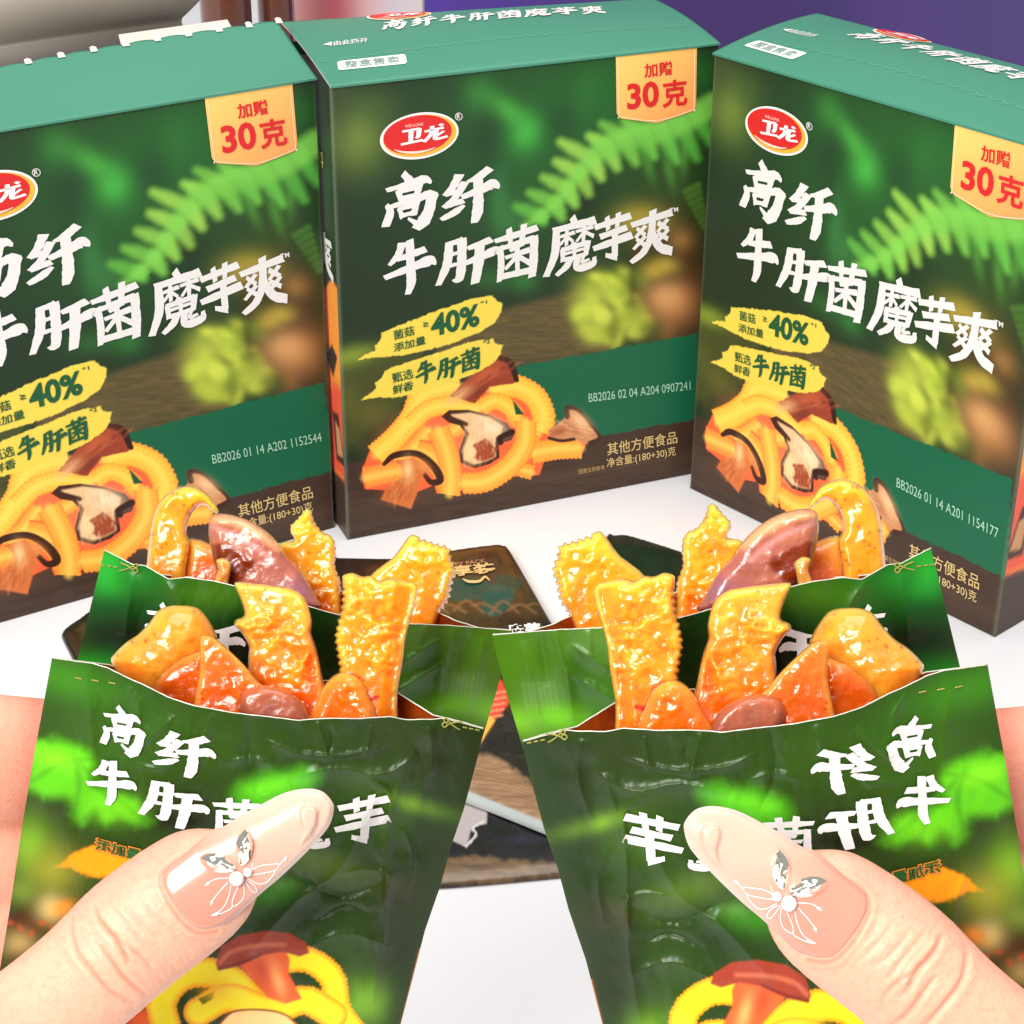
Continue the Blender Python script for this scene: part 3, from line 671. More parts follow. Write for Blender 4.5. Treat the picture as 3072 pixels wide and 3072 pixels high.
# ------------------------------------------------------------------ dark sachets lying on the table
def sachet(label, pts, z0, th, art, crimp=None, pad=10):
    o = resample(cat(pts, 6, True), 3.4); V, Fs = cdt(o, 3.4)
    d, _ = segdist(V[:, 0], V[:, 1], o, True)
    prof = np.minimum(d / 46, 1); hgt = th * np.sqrt(1 - (1 - prof) ** 2) + .0007 * (fbm(V[:, 0] / 40, V[:, 1] / 30, 4) - .4) * prof
    base = onplane(V[:, 0], V[:, 1], z0); top = base.copy(); top[:, 2] = z0 + .0004 + np.maximum(hgt, 0); low = base.copy(); low[:, 2] = z0
    nb = len(o); n = len(V)
    C = art(V[:, 0], V[:, 1])
    rim = [(i, (i + 1) % nb, n + (i + 1) % nb, n + i) for i in range(nb)]
    ctr = onplane(np.array([V[:, 0].mean()]), np.array([V[:, 1].mean()]), z0)[0]
    root = empty('snack_sachet', ctr); tag(root, label, 'sachet', 'dark sachets lying on the white table')
    Fl = [tuple(f) for f in Fs]; a = V[Fs[0]]
    up = np.cross(top[Fs[0][1]] - top[Fs[0][0]], top[Fs[0][2]] - top[Fs[0][0]])[2] > 0
    if not up: Fl = [f[::-1] for f in Fl]
    film = mesh('film', np.vstack([top, low]) - ctr, Fl + [tuple(n + i for i in f[::-1]) for f in Fl] + (rim if not up else [r[::-1] for r in rim]), M_sachet, root, np.vstack([C, C]))
    def zat(x, y):
        dd, _ = segdist(x, y, o, True); q = np.minimum(dd / 46, 1)
        return z0 + .0010 + th * np.sqrt(1 - (1 - q) ** 2) + .0007 * (fbm(x / 40, y / 30, 4) - .4) * q
    def place(ink, V2, F2, col):
        z = zat(V2[:, 0], V2[:, 1]); p = np.array([onplane(np.array([a]), np.array([b]), c)[0] for (a, b), c in zip(V2, z)]); ink.add(p - ctr, F2, col)
    return root, place
def artA(x, y):
    p = Paint(x, y, (44, 30, 24))
    k = np.arange(len(x)); n_ = fbm(x / 30, y / 16, 9); p.c *= (.6 + .9 * n_)[:, None]
    p.poly([(780, 1095), (1000, 1085), (1060, 1180), (760, 1180)], (66, 48, 30), soft=14, jag=14)
    for a, b, rx, ry, c, r in ((880, 1129, 66, 21, (16, 66, 58), .0), (940, 1146, 38, 26, (14, 74, 66), -.9), (960, 1112, 30, 12, (24, 58, 50), .2)):
        p.poly(ellipse_pts(a, b, rx, ry, r, 20), c, soft=3)
    for i in range(9): p.line([(720 + 34 * i, 1175 - 8 * (i % 3)), (745 + 34 * i, 1150 + 6 * (i % 2)), (780 + 33 * i, 1172)], 2.4, (128, 90, 60), soft=2.5, a=.7)
    p.poly([(860, 1200), (1060, 1200), (1010, 1340), (930, 1310)], (34, 30, 28), soft=4)
    p.poly([(890, 1300), (945, 1300), (965, 1340), (935, 1374), (880, 1400)], (214, 66, 44), soft=2, jag=4)
    for i in range(5): p.line([(905 + 6 * i, 1330 + 10 * i), (955 - 2 * i, 1322 + 11 * i)], 2, (244, 150, 110), soft=2, a=.8)
    p.poly([(870, 1380), (922, 1366), (935, 1376), (896, 1440), (860, 1440)], (246, 176, 70), soft=2)
    p.poly([(936, 1374), (1100, 1330), (1300, 1660), (960, 1480), (898, 1436)], (30, 26, 26), soft=2)
    p.poly([(840, 1448), (925, 1440), (960, 1460), (1010, 1500), (1100, 1640), (1200, 1700), (700, 1470)], (172, 134, 100), soft=6, jag=6, grain=.6)
    for i in range(9): p.line([(860 + 8 * i, 1458 + 9 * i), (930 + 10 * i, 1470 + 9 * i), (1040 + 8 * i, 1508 + 9 * i)], 1.3, (112, 80, 56), soft=1.5, a=.6)
    p.poly([(690, 1432), (872, 1500), (1016, 1558), (1240, 1650), (1240, 1670), (1008, 1568), (868, 1512), (690, 1448)], (170, 178, 176), soft=2)
    return p.c
def artD(x, y):
    p = Paint(x, y, (24, 23, 26))
    p.poly([(780, 1640), (900, 1632), (1000, 1640), (1100, 1634), (1100, 1652), (940, 1668), (800, 1676)], (130, 102, 70), soft=6, jag=6, grain=.6)
    p.poly([(868, 1520), (920, 1530), (918, 1570), (890, 1575), (880, 1615), (850, 1600), (858, 1560)], (176, 168, 166), soft=1.5)
    p.line([(912, 1566), (892, 1578), (898, 1590), (880, 1612)], 2.2, (206, 200, 198), soft=1)
    p.blob(985, 1600, 40, 10, (50, 46, 70), .6, -.1)
    return p.c
artdark = lambda x, y: Paint(x, y, (26, 36, 26)).c * (.7 + .7 * fbm(x / 40, y / 20, 2))[:, None]
sachet('black printed sachet lying beneath the other one, its wood patterned bottom edge nearest', [(800, 1500), (1090, 1480), (1120, 1540), (1110, 1645), (1090, 1652), (1000, 1662), (835, 1676), (790, 1672), (770, 1640)], .0006, .003, artD)
sA, plA = sachet('dark sachet reading HAPPY PACK, with green peppers and red meat printed on it', [(610, 1058), (640, 1056), (760, 1057), (851, 1042), (925, 1032), (950, 1033), (966, 1048), (1038, 1173), (1130, 1340), (1222, 1600), (1236, 1652), (1200, 1648), (1016, 1570), (870, 1512), (700, 1446), (690, 1430), (640, 1250)], .0046, .0035, artA)
ink = Ink()
for txt, bl, br, tl, c, bd in (('HAPPY PACK', (832, 1072), (917, 1061), (830, 1065), (188, 128, 92), .01), ('乐享装', (812, 1092), (938, 1080), (806, 1072), (214, 180, 120), .03)):
    V, Fs = glyphs(txt, bd); plA(ink, affine(V, bl, br, tl), Fs, c)
q = cat([(873, 1092, 1), (885, 1097, 2.5), (905, 1096, 2.5), (915, 1088, 2), (924, 1095, 1)], 5); t = np.gradient(q[:, :2], axis=0); t /= np.hypot(*t.T)[:, None]; nn = np.c_[-t[:, 1], t[:, 0]] * q[:, 2:]
V = np.empty((2 * len(q), 2)); V[::2] = q[:, :2] + nn; V[1::2] = q[:, :2] - nn
plA(ink, V, [(2 * i, 2 * i + 2, 2 * i + 3, 2 * i + 1) for i in range(len(q) - 1)], (214, 180, 120))
V, Fs = glyphs('魔芋', .06); plA(ink, affine(V, (962, 1200), (1024, 1196), (956, 1178)), Fs, (240, 238, 232))
ink.build('lettering', M_inkc, sA)
sachet('dark green sachet corner peeking out behind the left hand\'s pouches', [(124, 1188), (150, 1170), (185, 1150), (300, 1120), (330, 1300), (150, 1290), (138, 1248), (118, 1206), (118, 1196)], .0006, .003, artdark)
sachet('dark green sachet behind the konjac of the right hand\'s pouches', [(1140, 1020), (1160, 1013), (1180, 1012), (1215, 1021), (1292, 1046), (1340, 1066), (1340, 1200), (1200, 1230), (1050, 1215), (1064, 1178), (1085, 1140)], .0006, .003, artdark)

# ------------------------------------------------------------------ hands, pouches and their food
class Side:
    """left: picture points as they are; right: the mirrored twin, a little nearer"""
    def __init__(s, right): s.right = right
    def P(s, px, py, d):
        if s.right: return P3(1.077 * (1932 - np.asarray(px, float)) - 112, 1.082 * np.asarray(py, float) - 89, np.asarray(d) / 1.077)
        return P3(px, py, d)
    def inv(s, P):
        q = to_px(P)
        if s.right: q = np.c_[1932 - (q[:, 0] + 112) / 1.077, (q[:, 1] + 89) / 1.082]
        return q

FT = np.array([(98, 1241), (146, 1248), (173, 1251), (203, 1260), (237, 1277), (273, 1293), (319, 1316), (365, 1331), (433, 1344), (530, 1355), (562, 1359), (618, 1355), (673, 1356), (735, 1352), (767, 1358), (817, 1357), (834, 1355), (872, 1364), (914, 1376)], float)
FB = np.array([(98, 1241), (173, 1250), (203, 1254), (240, 1264), (400, 1296), (600, 1284), (700, 1284), (753, 1309), (817, 1349), (834, 1353), (872, 1362), (914, 1375)], float)
RT = np.array([(197, 1038), (225, 1052), (250, 1065), (273, 1067), (319, 1093), (351, 1089), (401, 1096), (440, 1105), (588, 1146), (639, 1160), (700, 1170), (775, 1177), (848, 1180), (900, 1184), (967, 1190)], float)
RB = np.array([(197, 1038), (250, 1066), (300, 1084), (400, 1092), (600, 1112), (740, 1122), (819, 1152), (860, 1171), (905, 1185), (967, 1189)], float)
def edges(front):
    if front: return np.array([(98, 1241), (66, 1415), (44, 1544), (19, 1712), (0, 1827), (-24, 1970)], float), np.array([(914, 1376), (900, 1434), (875, 1527), (850, 1600), (832, 1668), (802, 1755), (745, 1975)], float)
    return np.array([(197, 1038), (146, 1246), (70, 1560), (40, 1690)], float), np.array([(967, 1190), (938, 1301), (911, 1390), (862, 1500), (790, 1640)], float)
FOLDS_F = [([(770, 1430), (733, 1560), (726, 1740), (700, 1900)], .0009, 10), ([(550, 1466), (640, 1450), (720, 1462), (790, 1425)], .0008, 12), ([(720, 1490), (640, 1640), (560, 1700), (470, 1800)], .0008, 14), ([(250, 1420), (330, 1350)], .0006, 9), ([(738, 1655), (640, 1690), (540, 1640)], -.0008, 12), ([(600, 1360), (620, 1440)], .0006, 10), ([(480, 1350), (470, 1430), (500, 1500)], -.0006, 12), ([(810, 1370), (815, 1440), (790, 1520)], .0006, 9), ([(120, 1560), (160, 1700), (110, 1820)], .0006, 14), ([(160, 1260), (175, 1400), (150, 1520)], .0004, 16), ([(400, 1345), (380, 1420)], .0004, 10), ([(560, 1800), (650, 1760), (740, 1790)], .0006, 14), ([(700, 1365), (690, 1430)], .0005, 8)]
FOLDS_F += [([(690, 1465), (735, 1500), (728, 1560)], .0007, 6), ([(500, 1395), (560, 1420), (650, 1425), (740, 1400)], .0005, 5), ([(640, 1650), (700, 1640), (735, 1660), (720, 1720)], .0006, 6), ([(590, 1740), (650, 1710), (700, 1725)], -.0005, 6), ([(430, 1440), (470, 1430), (520, 1445)], .0005, 6), ([(760, 1560), (780, 1620), (770, 1700)], .0005, 6), ([(240, 1290), (262, 1330), (258, 1370)], .0004, 6), ([(620, 1368), (628, 1395), (618, 1425)], -.0004, 5), ([(330, 1430), (300, 1450), (250, 1440)], .0004, 6)]
FOLDS_R = [([(860, 1180), (835, 1260), (825, 1340)], .0009, 9), ([(760, 1250), (830, 1205)], .0008, 9), ([(740, 1310), (840, 1250)], .0008, 10), ([(800, 1180), (790, 1230)], .0005, 8), ([(915, 1200), (880, 1350)], .0006, 10), ([(310, 1095), (345, 1150), (350, 1230)], .0008, 10), ([(250, 1080), (235, 1200)], .0005, 12), ([(640, 1165), (650, 1300)], .0006, 10), ([(880, 1185), (868, 1280)], -.0005, 8)]
def film_depth(x, y, front, back=False):
    L, R = edges(front); top = FT if front else RT
    xl = np.interp(y, L[:, 1], L[:, 0]); xr = np.interp(y, R[:, 1], R[:, 0]); s_ = np.clip((x - xl) / (xr - xl), 0, 1)
    t = np.clip((y - (1290 if front else 1110)) / 650, -.2, 1.1)
    b = np.sin(math.pi * s_) ** .8
    d0 = (.300 if front else .331) + .020 * t
    if back: return d0 + b * (.016 * np.clip(1 - t, .35, 1.1)) + .0003
    d = d0 - b * (.0075 - .0015 * t)
    for pts, a, wd in (FOLDS_F if front else FOLDS_R):
        q = cat(pts, 5); dd, ix = segdist(x, y, q); f = np.sin(math.pi * np.clip(ix / (len(q) - 1), 0, 1)) ** .6
        d = d - 1.5 * a * f * np.exp(-np.abs(dd / wd) ** 1.1)
    e = np.clip(np.minimum(s_, 1 - s_) * 9, 0, 1)
    wx = x + 34 * fbm(x / 230, y / 230, 21, 2); wy = y + 34 * fbm(x / 230, y / 230, 31, 2); rg = 0
    for an, per, ph, am in ((.35, 215, .2, 1), (1.15, 260, .55, 1), (2.2, 300, .1, .9)):
        rg = rg + am * np.abs((((wx * math.cos(an) + wy * math.sin(an)) / per + ph) % 1) * 2 - 1) ** 1.3
    rg = rg / 2.9 + .25
    return d - e * (.0016 * (rg - .7) * (.35 + 1.1 * fbm(x / 240, y / 240, 44)) + .0018 * (fbm(x / 110, y / 150, 5) - .47) + .0006 * (fbm(x / 28, y / 60, 8) - .47))

def z7(p): return [(x * .4557, y * .4557 + 1258) + tuple(r) for x, y, *r in p]
def pouch_art(x, y, front):
    if front:
        p = Paint(x, y, (38, 60, 20))
        def b(a, c, rx, ry, col, al=1, rot=0): (X, Y), = z7([(a, c)]); p.blob(X, Y, rx * .4557, ry * .4557, col, al, rot)
        b(300, 60, 260, 90, (58, 122, 22), .9, .3); b(480, 300, 330, 200, (54, 92, 22), .8); b(900, 300, 260, 140, (50, 84, 26), .7); b(1300, 300, 300, 120, (44, 66, 24), .8); b(1650, 300, 200, 160, (46, 58, 30), .8)
        p.poly(z7([(120, 310), (250, 300), (340, 325), (395, 400), (380, 480), (470, 520), (560, 560), (640, 640), (560, 665), (490, 610), (440, 650), (400, 590), (340, 640), (280, 610), (290, 545), (180, 545), (120, 500)]), (88, 172, 26), soft=16, jag=8, js=26)
        for q_ in ([(140, 470), (250, 400), (380, 380)], [(300, 620), (330, 480), (300, 360)], [(470, 610), (420, 500), (330, 400)], [(600, 640), (480, 540), (380, 430)]): p.line(z7(q_), [3, 6, 3], (60, 128, 24), soft=5, a=.55)
        b(230, 380, 100, 40, (134, 214, 44), .6, .2); b(470, 590, 110, 60, (104, 178, 34), .7); b(250, 590, 70, 40, (44, 52, 28), .8); b(150, 590, 30, 50, (60, 70, 36), .7)
        p.poly(z7([(940, 610), (1000, 480), (1110, 440), (1250, 430), (1330, 445), (1290, 510), (1150, 570), (1040, 620)]), (74, 156, 32), soft=22, jag=9, js=36)
        b(1130, 490, 120, 34, (104, 194, 44), .6, -.2); b(820, 560, 110, 100, (40, 56, 28), .8); b(760, 640, 150, 40, (22, 20, 14), .9)
        b(1740, 580, 150, 34, (118, 160, 44), .9, .25); b(1560, 640, 140, 100, (62, 92, 28), .8); b(1500, 470, 120, 60, (56, 76, 30), .7)
        b(1680, 930, 90, 60, (70, 52, 46), .8); b(1350, 820, 220, 70, (84, 108, 44), .8, .3); b(1120, 950, 120, 60, (62, 130, 32), .85); b(1250, 1010, 180, 60, (32, 46, 22), .8); b(1180, 900, 60, 30, (100, 150, 80), .5)
        b(1450, 1150, 140, 200, (50, 74, 28), .8); b(1640, 1150, 120, 250, (36, 44, 28), .8); b(1500, 1390, 110, 90, (116, 160, 46), .85); b(1420, 1350, 60, 60, (70, 100, 30), .7)
        b(120, 740, 90, 110, (112, 156, 40), .85); b(220, 840, 110, 100, (138, 136, 54), .85); b(90, 930, 60, 60, (110, 130, 56), .7)
        p.poly(z7([(230, 830), (300, 770), (390, 740), (560, 790), (620, 760), (640, 830), (540, 860), (430, 880), (330, 850)]), (222, 138, 28), soft=5, jag=8, js=20)
        b(120, 1060, 170, 70, (64, 24, 14), .95); b(210, 1000, 60, 60, (176, 158, 118), .95); b(80, 1150, 66, 60, (156, 132, 96), .95); b(260, 1000, 50, 30, (210, 124, 40), .8, -.4); b(100, 1240, 80, 60, (60, 30, 20), .8)
        for k in range(6): b(40 + 45 * k, 1060 + 23 * (k % 3), 16, 10, (176, 70, 40), .7, k)
        b(560, 1450, 90, 60, (206, 72, 48), .95); b(600, 1470, 60, 40, (224, 110, 60), .7)
        Y_, O_ = (244, 206, 42), (226, 150, 30)
        def nd(pts, w_): p.line(z7(pts), w_ * .4557, Y_, soft=1.8, edge=O_, ew=.25, ruff=1.2, rp=6)
        nd([(690, 1500), (670, 1390), (740, 1290), (850, 1265), (960, 1300), (1040, 1380)], 62)
        nd([(1170, 1215), (1280, 1215), (1375, 1290), (1400, 1420), (1470, 1520)], 54)
        nd([(820, 1430), (950, 1370), (1120, 1420), (1260, 1380), (1380, 1440)], 60)
        p.poly(z7([(820, 1375), (890, 1340), (880, 1375), (840, 1400)]), (70, 96, 36), soft=2)
        b(900, 1340, 60, 50, (236, 170, 40), .7)
        p.poly(z7([(985, 1230), (1060, 1180), (1170, 1150), (1200, 1210), (1195, 1270), (1250, 1375), (1180, 1395), (1110, 1370), (1050, 1300)]), (214, 96, 54), soft=3)
        b(1150, 1300, 26, 70, (244, 170, 120), .8, -.3); b(1080, 1250, 30, 60, (186, 60, 40), .6, -.4)
        p.poly(z7([(892, 1230), (915, 1160), (990, 1112), (1100, 1093), (1200, 1103), (1268, 1145), (1282, 1185), (1240, 1200), (1170, 1180), (1080, 1195), (990, 1240), (905, 1258)]), (150, 60, 48), soft=2.5)
        p.line(z7([(910, 1225), (960, 1180), (1060, 1155), (1180, 1150)]), 4, (196, 110, 90), soft=4, a=.7); p.line(z7([(905, 1250), (1000, 1225), (1080, 1190)]), 3, (110, 34, 28), soft=3, a=.8)
        p.poly(z7([(900, 1490), (960, 1430), (1080, 1420), (1180, 1440), (1250, 1500)]), (240, 190, 150), soft=3); p.line(z7([(900, 1490), (960, 1430), (1080, 1420), (1180, 1440), (1250, 1500)]), 2, (130, 60, 40), soft=2)
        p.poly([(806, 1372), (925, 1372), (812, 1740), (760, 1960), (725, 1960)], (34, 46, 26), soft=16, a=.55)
        p.poly([(792, 1790), (812, 1790), (770, 1965), (748, 1965)], (220, 120, 50), soft=3, a=.8)
    else:
        p = Paint(x, y, (12, 70, 22))
        p.blob(205, 1075, 40, 50, (44, 160, 62), .95); p.blob(260, 1085, 60, 30, (24, 110, 34), .8); p.blob(400, 1120, 90, 40, (66, 110, 26), .9)
        p.blob(230, 1200, 130, 48, (8, 26, 10), .97); p.blob(500, 1220, 120, 80, (7, 14, 7), .97); p.blob(200, 1150, 60, 20, (12, 60, 24), .6); p.blob(170, 1258, 70, 26, (16, 110, 20), .95); p.blob(640, 1230, 50, 100, (26, 44, 18), .8)
        p.poly([(690, 1160), (990, 1160), (990, 1500), (690, 1500)], (66, 104, 30), soft=26)
        p.blob(790, 1200, 50, 30, (96, 130, 74), .6); p.blob(850, 1330, 60, 24, (108, 178, 40), .9, -.1); p.blob(925, 1340, 40, 26, (112, 172, 52), .9); p.blob(880, 1290, 40, 26, (96, 128, 86), .7); p.blob(930, 1230, 44, 60, (72, 112, 28), .8); p.blob(770, 1300, 60, 60, (54, 98, 32), .8); p.blob(815, 1255, 20, 50, (40, 80, 26), .7)
        for k in range(7): p.line([(858 + 9 * k, 1272), (850 + 9 * k, 1318)], 1.6, (134, 160, 118), soft=3, a=.22, sm=0)
    return p.c ** 1.1 * 1.3 * np.array([1.04, 1.08, .76])

def pouch(sd, front, label):
    L, R = edges(front); nx, ny = (330, 280) if front else (300, 220)
    y0, y1 = (1241, 1970) if front else (1038, 1640)
    root = empty('snack_pouch', sd.P(500, 1600, .31)); root_loc = np.array(root.location)
    tag(root, label, 'pouch', 'torn open green snack pouches held up in the hands')
    s_, t = np.meshgrid(np.linspace(0, 1, nx), np.linspace(0, 1, ny)); s_ = s_.ravel(); t = t.ravel()
    def pt(E, t):  # along an edge by arc length
        a = np.r_[0, np.cumsum(np.hypot(*np.diff(E, axis=0).T))]; a /= a[-1]
        return np.interp(t, a, E[:, 0]), np.interp(t, a, E[:, 1])
    lx, ly = pt(L, t); rx, ry = pt(R, t)
    def grid(top):
        bx = lx * (1 - s_) + rx * s_; by = ly * (1 - s_) + ry * s_
        tx = L[0, 0] * (1 - s_) + R[0, 0] * s_; e = np.interp(tx, top[:, 0], top[:, 1]) - (L[0, 1] * (1 - s_) + R[0, 1] * s_)
        rag = 1.2 * (fbm(tx / 9, tx * 0, 3) - .5)
        return bx, by + (e + rag) * np.clip(1 - t * 1.6, 0, 1) ** 1.3
    g = gridfaces(nx, ny)
    X, Y = grid(FT if front else RT); dep = film_depth(X, Y, front)
    V = sd.P(X, Y, dep) - root_loc
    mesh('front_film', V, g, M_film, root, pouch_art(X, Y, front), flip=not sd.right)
    tube_pts = V[:nx:2]; tv, tf = tube(tube_pts, .00008, 5); mesh('torn_edge', tv, tf, M_edge, root)
    X2, Y2 = grid(FB if front else RB); dep2 = film_depth(X2, Y2, front, True)
    V2 = sd.P(X2, Y2, dep2) - root_loc
    n_ = fbm(X2 / 30, Y2 / 30, 6)[:, None]; C = lin((214, 96, 26)) * n_ + lin((120, 40, 14)) * (1 - n_)
    C = C * .9
    mesh('back_film', V2, g, M_foil, root, C, flip=not sd.right)
    tv, tf = tube(V2[:nx:2], .00012, 5); mesh('torn_edge', tv, tf, M_edge, root)
    # lettering printed on the film
    ink = Ink()
    def put(V_, Fs, off=.00035, col=None, lay=None, inkk=None):
        d = film_depth(V_[:, 0], V_[:, 1], front) - off - (0 if lay is None else lay * .00001)
        (inkk if inkk is not None else ink).add(sd.P(V_[:, 0], V_[:, 1], d) - root_loc, Fs, col)
    if front:
        chars = {'高': (190, 1408, 276, 1432, 186, 1326), '纤': (290, 1448, 400, 1476, 294, 1372), '牛': (164, 1506, 252, 1528, 168, 1428), '肝': (264, 1538, 380, 1572, 272, 1466), '菌': (402, 1580, 492, 1596, 404, 1504), '魔': (520, 1596, 618, 1600, 524, 1512), '芋': (634, 1594, 728, 1586, 640, 1512)}
    else: chars = {'高': (266, 1216, 348, 1240, 270, 1132), '纤': (352, 1240, 456, 1262, 356, 1168), '牛': (250, 1290, 330, 1310, 252, 1225)}
    for ch, b in chars.items():
        if ch == '牛': ink.build('title_lettering', M_white, root, flip=sd.right); ink = Ink()
        V_, Fs, lay = brush(ch); V_ = V_.copy(); V_[:, 1] = 1 - V_[:, 1]; put(affine(V_, b[0:2], b[2:4], b[4:6]), Fs, lay=lay)
    ink.build('title_lettering', M_white, root, flip=sd.right)
    if front:
        i2 = Ink(); V_, Fs = glyphs('添加量', .09); put(affine(V_, (176, 1606), (268, 1630), (178, 1578)), Fs, .0003, (224, 130, 50), None, i2)
        V_, Fs = glyphs('添加量', .025); put(affine(V_, (179, 1603), (265, 1626), (181, 1581)), Fs, .0005, (28, 84, 30), None, i2); i2.build('claim_lettering', M_inkc, root, flip=sd.right)
    # gold scissors and the dashed cut line
    cx, cy, an = (850, 1366, .2) if front else (246, 1072, .12)
    V_ = []; Fs = []
    def rib(pts):
        q = cat(pts, 5); c, s2 = math.cos(an), math.sin(an); q = np.c_[cx + q[:, 0] * c - q[:, 1] * s2, cy + q[:, 0] * s2 + q[:, 1] * c]
        a, f = tube(sd.P(q[:, 0], q[:, 1], film_depth(q[:, 0], q[:, 1], front) - .0002) - root_loc, .00013, 5); o = len(V_); V_.extend(a); Fs.extend([tuple(o + i for i in k) for k in f])
    fl = 1 if front else -1
    rib([(-4 * fl, 2), (6 * fl, -4), (20 * fl, -8)]); rib([(-4 * fl, -4), (8 * fl, 3), (20 * fl, 7)])
    rib([(-4 * fl, 2), (-10 * fl, 8), (-15 * fl, 4), (-11 * fl, -1), (-4 * fl, 2)]); rib([(-4 * fl, -4), (-10 * fl, -9), (-14 * fl, -6), (-10 * fl, -2), (-4 * fl, -4)])
    mesh('scissors_mark', V_, Fs, M_goldline, root); V_ = []; Fs = []
    for k in range(3): rib([(fl * (24 + 12 * k), 1), (fl * (32 + 12 * k), 1)])
    if front:
        for k in range(3): rib([(-712 + 32 * k - 0, 55 + k * -2), (-698 + 32 * k, 55 + k * -2)])
    mesh('cut_line', V_, Fs, M_goldline, root)
    return root

GRP = 'saucy konjac and mushroom pieces in the pouches'
def food(sd, name, label, pts, d0, T, R, cols, mats=None, h=4.2, sm=5, bump=.0005, bs=26, jag=None, lean=(0, 0), ridge=None, specks=0, seed=1, dark=None, extra=None, cat_='konjac piece'):
    """a solid piece with its own outline and thickness: rounded edges, lumpy faces"""
    o = cat(pts, sm, True) if sm else np.array(pts, float)
    o = resample(o, h)
    if jag:      # ruffled edge teeth between two fractions of the outline
        t = np.gradient(o, axis=0); t /= np.hypot(*t.T)[:, None] + 1e-9; nn = np.c_[t[:, 1], -t[:, 0]]
        if not inside(o[:1, 0] + nn[:1, 0], o[:1, 1] + nn[:1, 1], o)[0]: nn = -nn
        arc = np.r_[0, np.cumsum(np.hypot(*np.diff(o, axis=0).T))]; fr = arc / arc[-1]
        for f0, f1, am, per in jag:
            k = ((fr >= f0) & (fr <= f1))[:, None] if f0 < f1 else ((fr >= f0) | (fr <= f1))[:, None]
            o = o - nn * k * (am * (np.abs(((arc / per) % 1) * 2 - 1) * 2 - 1))[:, None]
    V, Fs = cdt(o, h); x, y = V.T
    d, _ = segdist(x, y, o, True); nb = len(o); d[:nb] = 0; Fs = Fs[(Fs >= nb).any(1)]
    q = np.minimum(d / R, 1); prof = np.sqrt(np.maximum(1 - (1 - q) ** 2, 0))
    lump = (fbm(x / bs, y / bs, seed) - .47) * 2
    crk = 1 - np.abs(2 * fbm(x / (bs * 1.6), y / (bs * 1.6), seed + 9) - 1)
    fine = 1 - np.abs(2 * fbm((x + 14 * lump) / (bs * .8), (y + 10 * crk) / (bs * .55), seed + 17) - 1)
    bump = bump * np.clip(fbm(x / 70, y / 60, seed + 23) * 4.2 - 1.35, .12, 1.7)
    z = T * prof * (1 + .25 * (fbm(x / 90, y / 90, seed + 4) - .5)) + q * bump * (.45 * lump + 1.5 * (crk - .75) + .9 * (fine - .7))
    if ridge:
        am, per, ang = ridge; z = z + q * am * np.sin((x * math.cos(ang) + y * math.sin(ang)) * 2 * math.pi / per + 1.5 * lump)
    if extra is not None: z = z + extra(x, y) * q
    dd = d0 + lean[0] * (x - x.mean()) + lean[1] * (y - y.mean())
    front = sd.P(x, y, dd - z); inn = np.arange(nb, len(x))
    back = sd.P(x[inn], y[inn], (dd + z * .8)[inn])
    n = len(x); mp = np.arange(n); mp[inn] = n + np.arange(len(inn))
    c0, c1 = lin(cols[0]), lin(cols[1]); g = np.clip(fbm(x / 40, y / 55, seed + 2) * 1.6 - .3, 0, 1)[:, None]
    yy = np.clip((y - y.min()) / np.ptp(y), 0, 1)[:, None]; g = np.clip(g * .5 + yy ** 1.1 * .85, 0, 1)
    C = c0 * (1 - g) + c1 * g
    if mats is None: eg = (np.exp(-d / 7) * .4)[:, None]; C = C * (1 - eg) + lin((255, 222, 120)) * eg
    p = Paint(x, y, (0, 0, 0)); p.c = C; r = random.Random(seed)
    for k in range(specks):
        i = r.randrange(nb, n); p.blob(x[i], y[i], r.uniform(1.5, 3.5), r.uniform(1.5, 4), (150, 50, 16), .75, r.uniform(0, 3))
    if dark: dark(p)
    root = sd.P(x.mean(), y.max(), d0)
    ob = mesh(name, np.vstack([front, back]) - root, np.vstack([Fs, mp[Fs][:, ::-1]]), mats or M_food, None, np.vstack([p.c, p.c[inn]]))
    ob.location = root
    me = ob.data
    import bmesh
    bm = bmesh.new(); bm.from_mesh(me); bmesh.ops.recalc_face_normals(bm, faces=bm.faces); bm.to_mesh(me); bm.free()
    tag(ob, label, cat_, GRP)
    return ob

i1 = lambda p: [(251.6 + .293 * a, 943.4 + .293 * b) for a, b in p]
i2_ = lambda p: [(.2279 * a, 1006.3 + .2279 * b) for a, b in p]
z4 = lambda p: [(.3581 * a, 629 + .3581 * b) for a, b in p]
z5 = lambda p: [(566 + .4069 * a, 503 + .4069 * b) for a, b in p]
YEL = ((255, 192, 40), (244, 124, 12)); ORA = ((244, 150, 40), (226, 86, 16)); DEE = ((228, 108, 18), (186, 62, 6))

